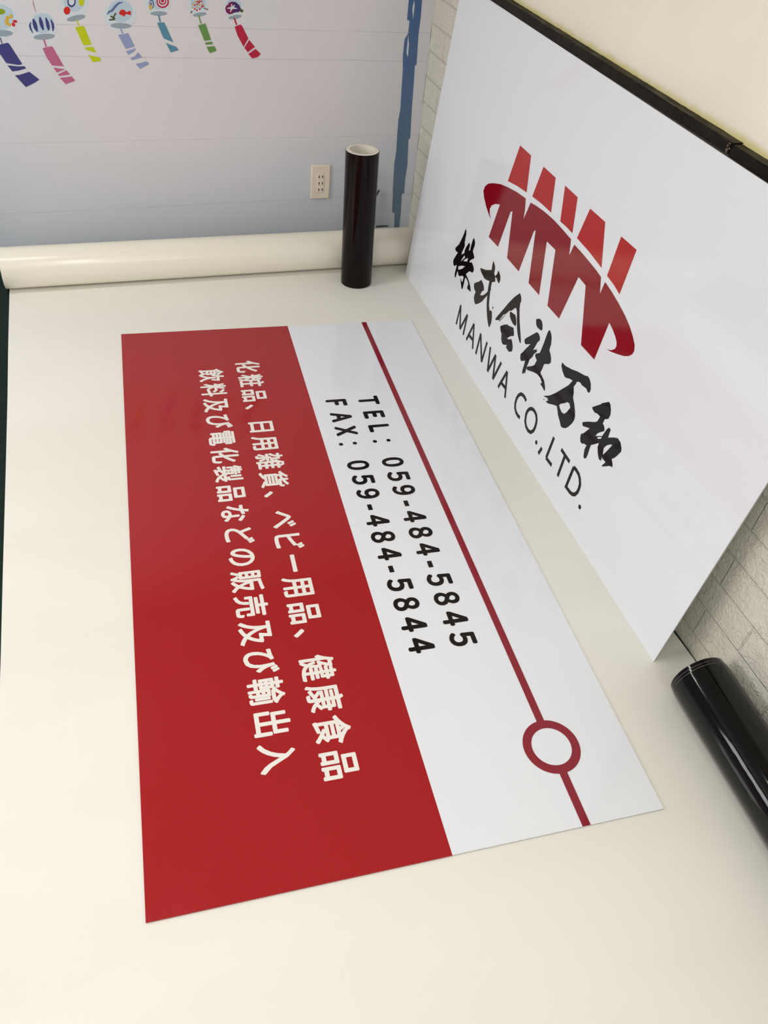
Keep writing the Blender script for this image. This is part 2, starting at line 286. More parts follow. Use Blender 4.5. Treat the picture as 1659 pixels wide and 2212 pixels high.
BRUSH = [[[(396.2,352.3),(403.6,349.8),(408.9,339.4),(409.8,326.8),(411.8,314.8),(417.8,307.8),(414.9,296.5),(409.6,281.8),(409.4,273.9),(426.4,287.8),(424.2,295.6),(428.2,307.4),(434.9,319.3),(441,327.6),(446.3,329),(451.8,323.1),(451.1,311.9),(450.6,308.4),(459.5,312.2),(458.7,322.1),(458.8,335),(459.9,346.2),(464.1,354.5),(473.1,351.4),(480,345.1),(481.1,337.1),(479,325.4),(479,319),(489.7,313.4),(498.4,308.6),(495.8,304),(479.1,290.8),(475.1,286.1),(474.6,280.3),(489.2,288.4),(499.4,285.7),(511.5,280.9),(515.4,274.1),(511.2,265.6),(502,262.3),(490.8,259.8),(479.8,250.3),(470.8,239.5),(489,236),(507.4,230),(521.4,221.7),(527.9,216.1),(527.7,209.8),(515.1,209.2),(503.3,207.4),(500,212.5),(502.1,222.6),(494.5,227.6),(474.9,230.9),(471.7,224.7),(472.8,207),(473.1,190.5),(466.4,187),(456.2,195.9),(440.1,209.3),(440.6,210.7),(457.3,205.7),(460.6,209.8),(461.1,223.7),(455.2,225.1),(445.7,221.4),(431,211.6),(422.1,211.4),(411.9,218.7),(408.6,215.9),(408.4,204.3),(406.2,193.3),(399.7,193.9),(394.6,202.9),(394.4,216.6),(395.5,231.5),(389.8,228.6),(381.9,221.7),(370.3,220.5),(363,229.5),(365,238.5),(381.5,267.5),(368,264.9),(360,265.5),(356.7,270.6),(376.1,292.2),(384.5,311.6),(392.8,335.1)],[(431.3,282.5),(438.4,278.3),(415.7,254.1),(421.7,267.8)],[(458.6,287.2),(458.9,275.8),(431.9,263.4),(442.8,276)],[(408.3,235.2),(418.8,239.9),(427.9,246.7),(452.5,256.4),(434.7,238.4),(411.4,224.2)]],[[(616.3,356.9),(625.4,354.8),(636.9,348.2),(639.6,339.2),(641,329.5),(650.3,327),(660.1,314.3),(642,303.1),(643.9,288.7),(648.1,282.4),(646.4,277.2),(651,264.5),(655.5,251.8),(661.6,238.8),(673.9,228.2),(681.6,234.2),(689.2,232.5),(696.8,220.4),(702,205.6),(700.3,192.4),(698.2,187.8),(691.8,187.4),(673.4,201.2),(659.8,215.7),(648.1,231.2),(639.4,248.4),(637,258),(625.2,241.6),(615.3,226.2),(597.5,209.6),(578.8,195.7),(567.2,200.6),(559.7,207.7),(558.4,218.3),(561.8,228),(549.3,230.2),(541.3,235.9),(538.5,244.5),(547.5,252),(566.1,265.7),(576.5,276.6),(590.8,273.3),(603.2,266.9),(608.5,258.8),(598.2,250),(593.1,235),(608.6,242.4),(620.3,253.2),(632.1,267.3),(628.6,280.5),(625.8,298.3),(607.8,292),(591.3,288.8),(576.1,291.6),(560.2,295.2),(551.9,299.6),(554.9,303.3),(572.8,308.7),(591.9,315.8),(621,330.7),(617.1,344.3)],[(658.6,348.4),(667.9,347.5),(677.1,343),(683.4,337),(685.4,330.8),(683.1,321.2),(676,320.6),(666.3,323.9),(660.4,327),(654,324.2),(651.1,328.4),(655.6,332.3),(659.3,340)],[(684.9,248.6),(691.7,248.1),(688.2,241.8),(683.3,243.4)]],[[(806.4,357.6),(814.5,355.9),(822.8,349),(825.6,342.6),(823.9,336.4),(827.2,325.8),(834.5,313.7),(848.5,294.8),(864.7,277),(880.9,259.2),(886.4,249.7),(880.6,248),(868.7,253.6),(855.6,262.4),(844.5,274.1),(830.4,293.3),(819.3,309.6),(810.7,314.6),(805.9,312.8),(799.3,304.5),(791.1,295.3),(780.6,289.3),(767.4,271.6),(756,263.2),(748.1,249.2),(741.2,236.7),(724,226.2),(718.1,226.6),(727.5,244),(743.4,269.1),(763.3,302.5),(784,332.9)],[(787.7,291.1),(816.6,297.1),(826.8,291.2),(834.9,282.2),(835.7,272.1),(818.7,270),(804.5,272.7),(791.4,278),(785.1,287.3)],[(777.6,243.8),(794.3,253.7),(797.4,252.3),(827.5,263.1),(836,255.2),(842.3,245.9),(825.7,235.4),(810.5,219),(822,222.2),(833.9,230.9),(843.1,226.7),(853.3,217.8),(856.7,206.6),(851.5,200.5),(840.5,193.5),(819.4,194.8),(820.2,203),(801.6,192.4),(792,192.2),(782.1,198.8),(774.9,212.7),(765.3,215.6),(757.3,224.2),(759.6,228.9)],[(764.9,267.4),(767.3,267.9),(745,234.4),(740.5,232.9),(754.4,252.7)]],[[(922.5,345.5),(936.1,355),(948.4,356.4),(954.7,353.8),(960.1,348.6),(964.8,340.9),(963.3,335.2),(957,333.1),(939.3,331),(932.2,333.2),(926.4,338.3)],[(944.9,319.9),(955.1,321.3),(962.2,319.2),(967.9,315.1),(969.8,309.9),(963,300.3),(954.8,271.1),(970.2,283.5),(971,279.1),(975.7,280.4),(963.6,263.4),(962.6,255),(952.4,239.5),(952.3,229.3),(951.2,217.2),(951.8,206.1),(953.1,195.5),(947.9,194.3),(944,187.7),(938.8,187.1),(936.1,195.7),(934.3,224.4),(915.7,211.2),(907.6,214.1),(902.2,225.5),(908.5,234),(919.2,253.2),(933.9,276.2),(910.3,261),(902.3,263.9),(899.4,269.9),(904.2,276.7)],[(994.8,355.5),(999.8,357.6),(1010.7,352.7),(1017.3,346.3),(1023.8,332.5),(1025.2,315.4),(1035.4,310.1),(1044.5,303.1),(1049.8,292.6),(1042.8,284.2),(1024,272),(1022.8,256.4),(1020.3,242.5),(1034.5,239.7),(1049.1,236.2),(1062.4,225.2),(1066.4,217.9),(1062.7,215.3),(1047.3,218.2),(1038.6,217.8),(1038,221.9),(1042,225.8),(1026.9,231.3),(1009.3,230.7),(988.8,223.8),(962.1,211.8),(953.9,209.8),(951.5,215.1),(956.1,220.4),(972,231.4),(982.8,242.4),(986.1,259),(974.5,262.6),(970.5,266.7),(973.7,272),(988.3,283.5),(990.2,296.6),(991.6,316.8),(992.3,346.9)]],[[(1094.9,323.3),(1113.6,324.7),(1141.8,333.6),(1166.4,343.6),(1201.2,354.3),(1209.2,359.1),(1219.3,358.2),(1230.2,352.2),(1237.7,341.8),(1239.1,333.4),(1236.1,329.8),(1231.6,328.2),(1221.4,331.6),(1197.2,326.6),(1198.4,328.9),(1186.2,327),(1176.6,319.8),(1178.8,318.2),(1173.9,304.1),(1182.2,292.6),(1186.7,280.6),(1200.7,270.9),(1213.7,258.4),(1221.5,247.5),(1222.8,237.3),(1219.6,224.9),(1211.9,209.9),(1203.5,198.4),(1190.5,190.2),(1182.1,188.6),(1173.5,194.7),(1155.1,204.1),(1146.1,212.4),(1136.8,219.3),(1119.9,211.1),(1099.2,199.7),(1085.8,196.5),(1095.6,208.1),(1086.5,205.1),(1091.7,210.5),(1066.8,201.1),(1093,221.2),(1111.7,241.2),(1133.9,269.9),(1153.1,295.2),(1161.1,313.6),(1147,309.4),(1130.2,301.3),(1123.3,301),(1107.7,306.8),(1096.8,314.7)],[(1171,255.7),(1181.6,259.4),(1191,252.9),(1184.1,234.5),(1176.5,223.2),(1164.8,220.4),(1154.5,223),(1145.2,227.1),(1149.2,235),(1163,246.6)],[(1072.2,195),(1077.5,198.7),(1078.6,197.2),(1074.3,193.6)]],[[(1315.8,360.1),(1324.1,357.6),(1332.4,349.5),(1337.6,339.1),(1336.8,327),(1325.6,317.7),(1325.1,304.8),(1332.6,303.6),(1339.3,297.9),(1338.9,292.7),(1329.4,282.9),(1321.5,272.9),(1318.5,263),(1340.3,279.5),(1343.6,295.4),(1346.8,306.6),(1351.2,312.9),(1358.9,311.9),(1359.5,302.7),(1361.3,291.4),(1379.5,306.1),(1391.7,313.2),(1405.1,312.1),(1416.1,303.4),(1419.6,296.5),(1412.7,278.2),(1407.5,268),(1401.1,260.3),(1409.8,253.9),(1414.9,247),(1409.2,243.8),(1405.2,242.5),(1394.5,232.5),(1384.6,223.3),(1379.3,221.4),(1387.1,238.1),(1380.2,238.5),(1372.6,237.4),(1368.6,240.2),(1370,234.2),(1370.4,229),(1361.5,227.3),(1350.3,235.6),(1340.9,247.4),(1340.1,257.8),(1335.2,254),(1325.8,243.5),(1316.8,234.3),(1317.1,224.3),(1319.5,206.4),(1319.1,194.6),(1311,188.5),(1306.9,193),(1301.1,207.3),(1302.2,221.7),(1291.3,218.3),(1283.9,212.4),(1275.8,212.3),(1269.5,219.8),(1267.1,229.4),(1275.2,238.2),(1289,263.1),(1269.4,253.7),(1261.5,249.7),(1255.1,256.1),(1271.5,270.4),(1296.9,288),(1304.6,296.2),(1306.8,311.6),(1292.6,310.3),(1283.9,305.9),(1272.8,307.1),(1267.3,309.9),(1293.1,337.3),(1293.9,340.7)],[(1326.6,265.9),(1340.4,277.1),(1340.2,271.5),(1329.5,263.1)],[(1362,261.1),(1367.7,273.7),(1376.8,283.4),(1384.2,287.8),(1377.8,268.8),(1369.1,246.8),(1366.8,248.9)]]]
LATIN = [[(489.7,74.4),(488.4,143)],[(488.4,143),(522.3,76.9)],[(522.3,76.9),(547.7,142.7)],[(547.7,142.7),(553.4,74.3)],[(581.7,73.6),(603.8,143.3)],[(603.8,143.3),(635.6,73.9)],[(591.3,96),(626.4,98.6)],[(663.4,73.2),(659.6,143)],[(659.6,143),(710,75.2)],[(710,75.2),(710,144.4)],[(736.4,144.2),(759.4,74)],[(759.4,74),(778.2,143.1)],[(778.2,143.1),(801.2,74.2)],[(801.2,74.2),(819.9,144.8)],[(842.3,73.9),(864.5,142.9)],[(864.5,142.9),(894.7,73.2)],[(850.4,95.5),(883.5,98.3)],[(1000.6,137.5),(988.5,141.2),(975.5,140.5),(965.1,135.8),(956.6,125.4),(952.6,111),(954.3,95.8),(960.6,84.7),(970.9,78.5),(984.2,76.5),(998.4,78.8)],[(1034.5,136.5),(1044.9,141.2),(1055.7,141.6),(1066.1,138.9),(1075.2,130.5),(1078.7,121.8),(1080.4,109.8),(1078.8,95.1),(1069.2,82),(1055.5,77.3),(1040.6,79.6),(1027.7,89.3),(1021.2,107.7),(1021.8,117.7),(1026.1,128),(1034.5,136.5)],[(1140.8,84.8),(1134.4,60.2)],[(1173.3,145.5),(1173,77)],[(1171.4,76.7),(1206,78.2)],[(1218.3,142.1),(1267.7,140.6)],[(1241.7,140.7),(1244.8,74.2)],[(1290.1,142.7),(1303.5,143.8),(1317,142.3),(1327.4,136.4),(1336.5,125.8),(1339.3,113.4),(1338.6,101.4),(1334,90.2),(1326.3,83.2),(1314.7,79.3),(1291.1,78.2),(1290.1,142.7),(1298.7,143.8)]]
DOTS = [(1108.9,78.3),(1368.3,78.7)]
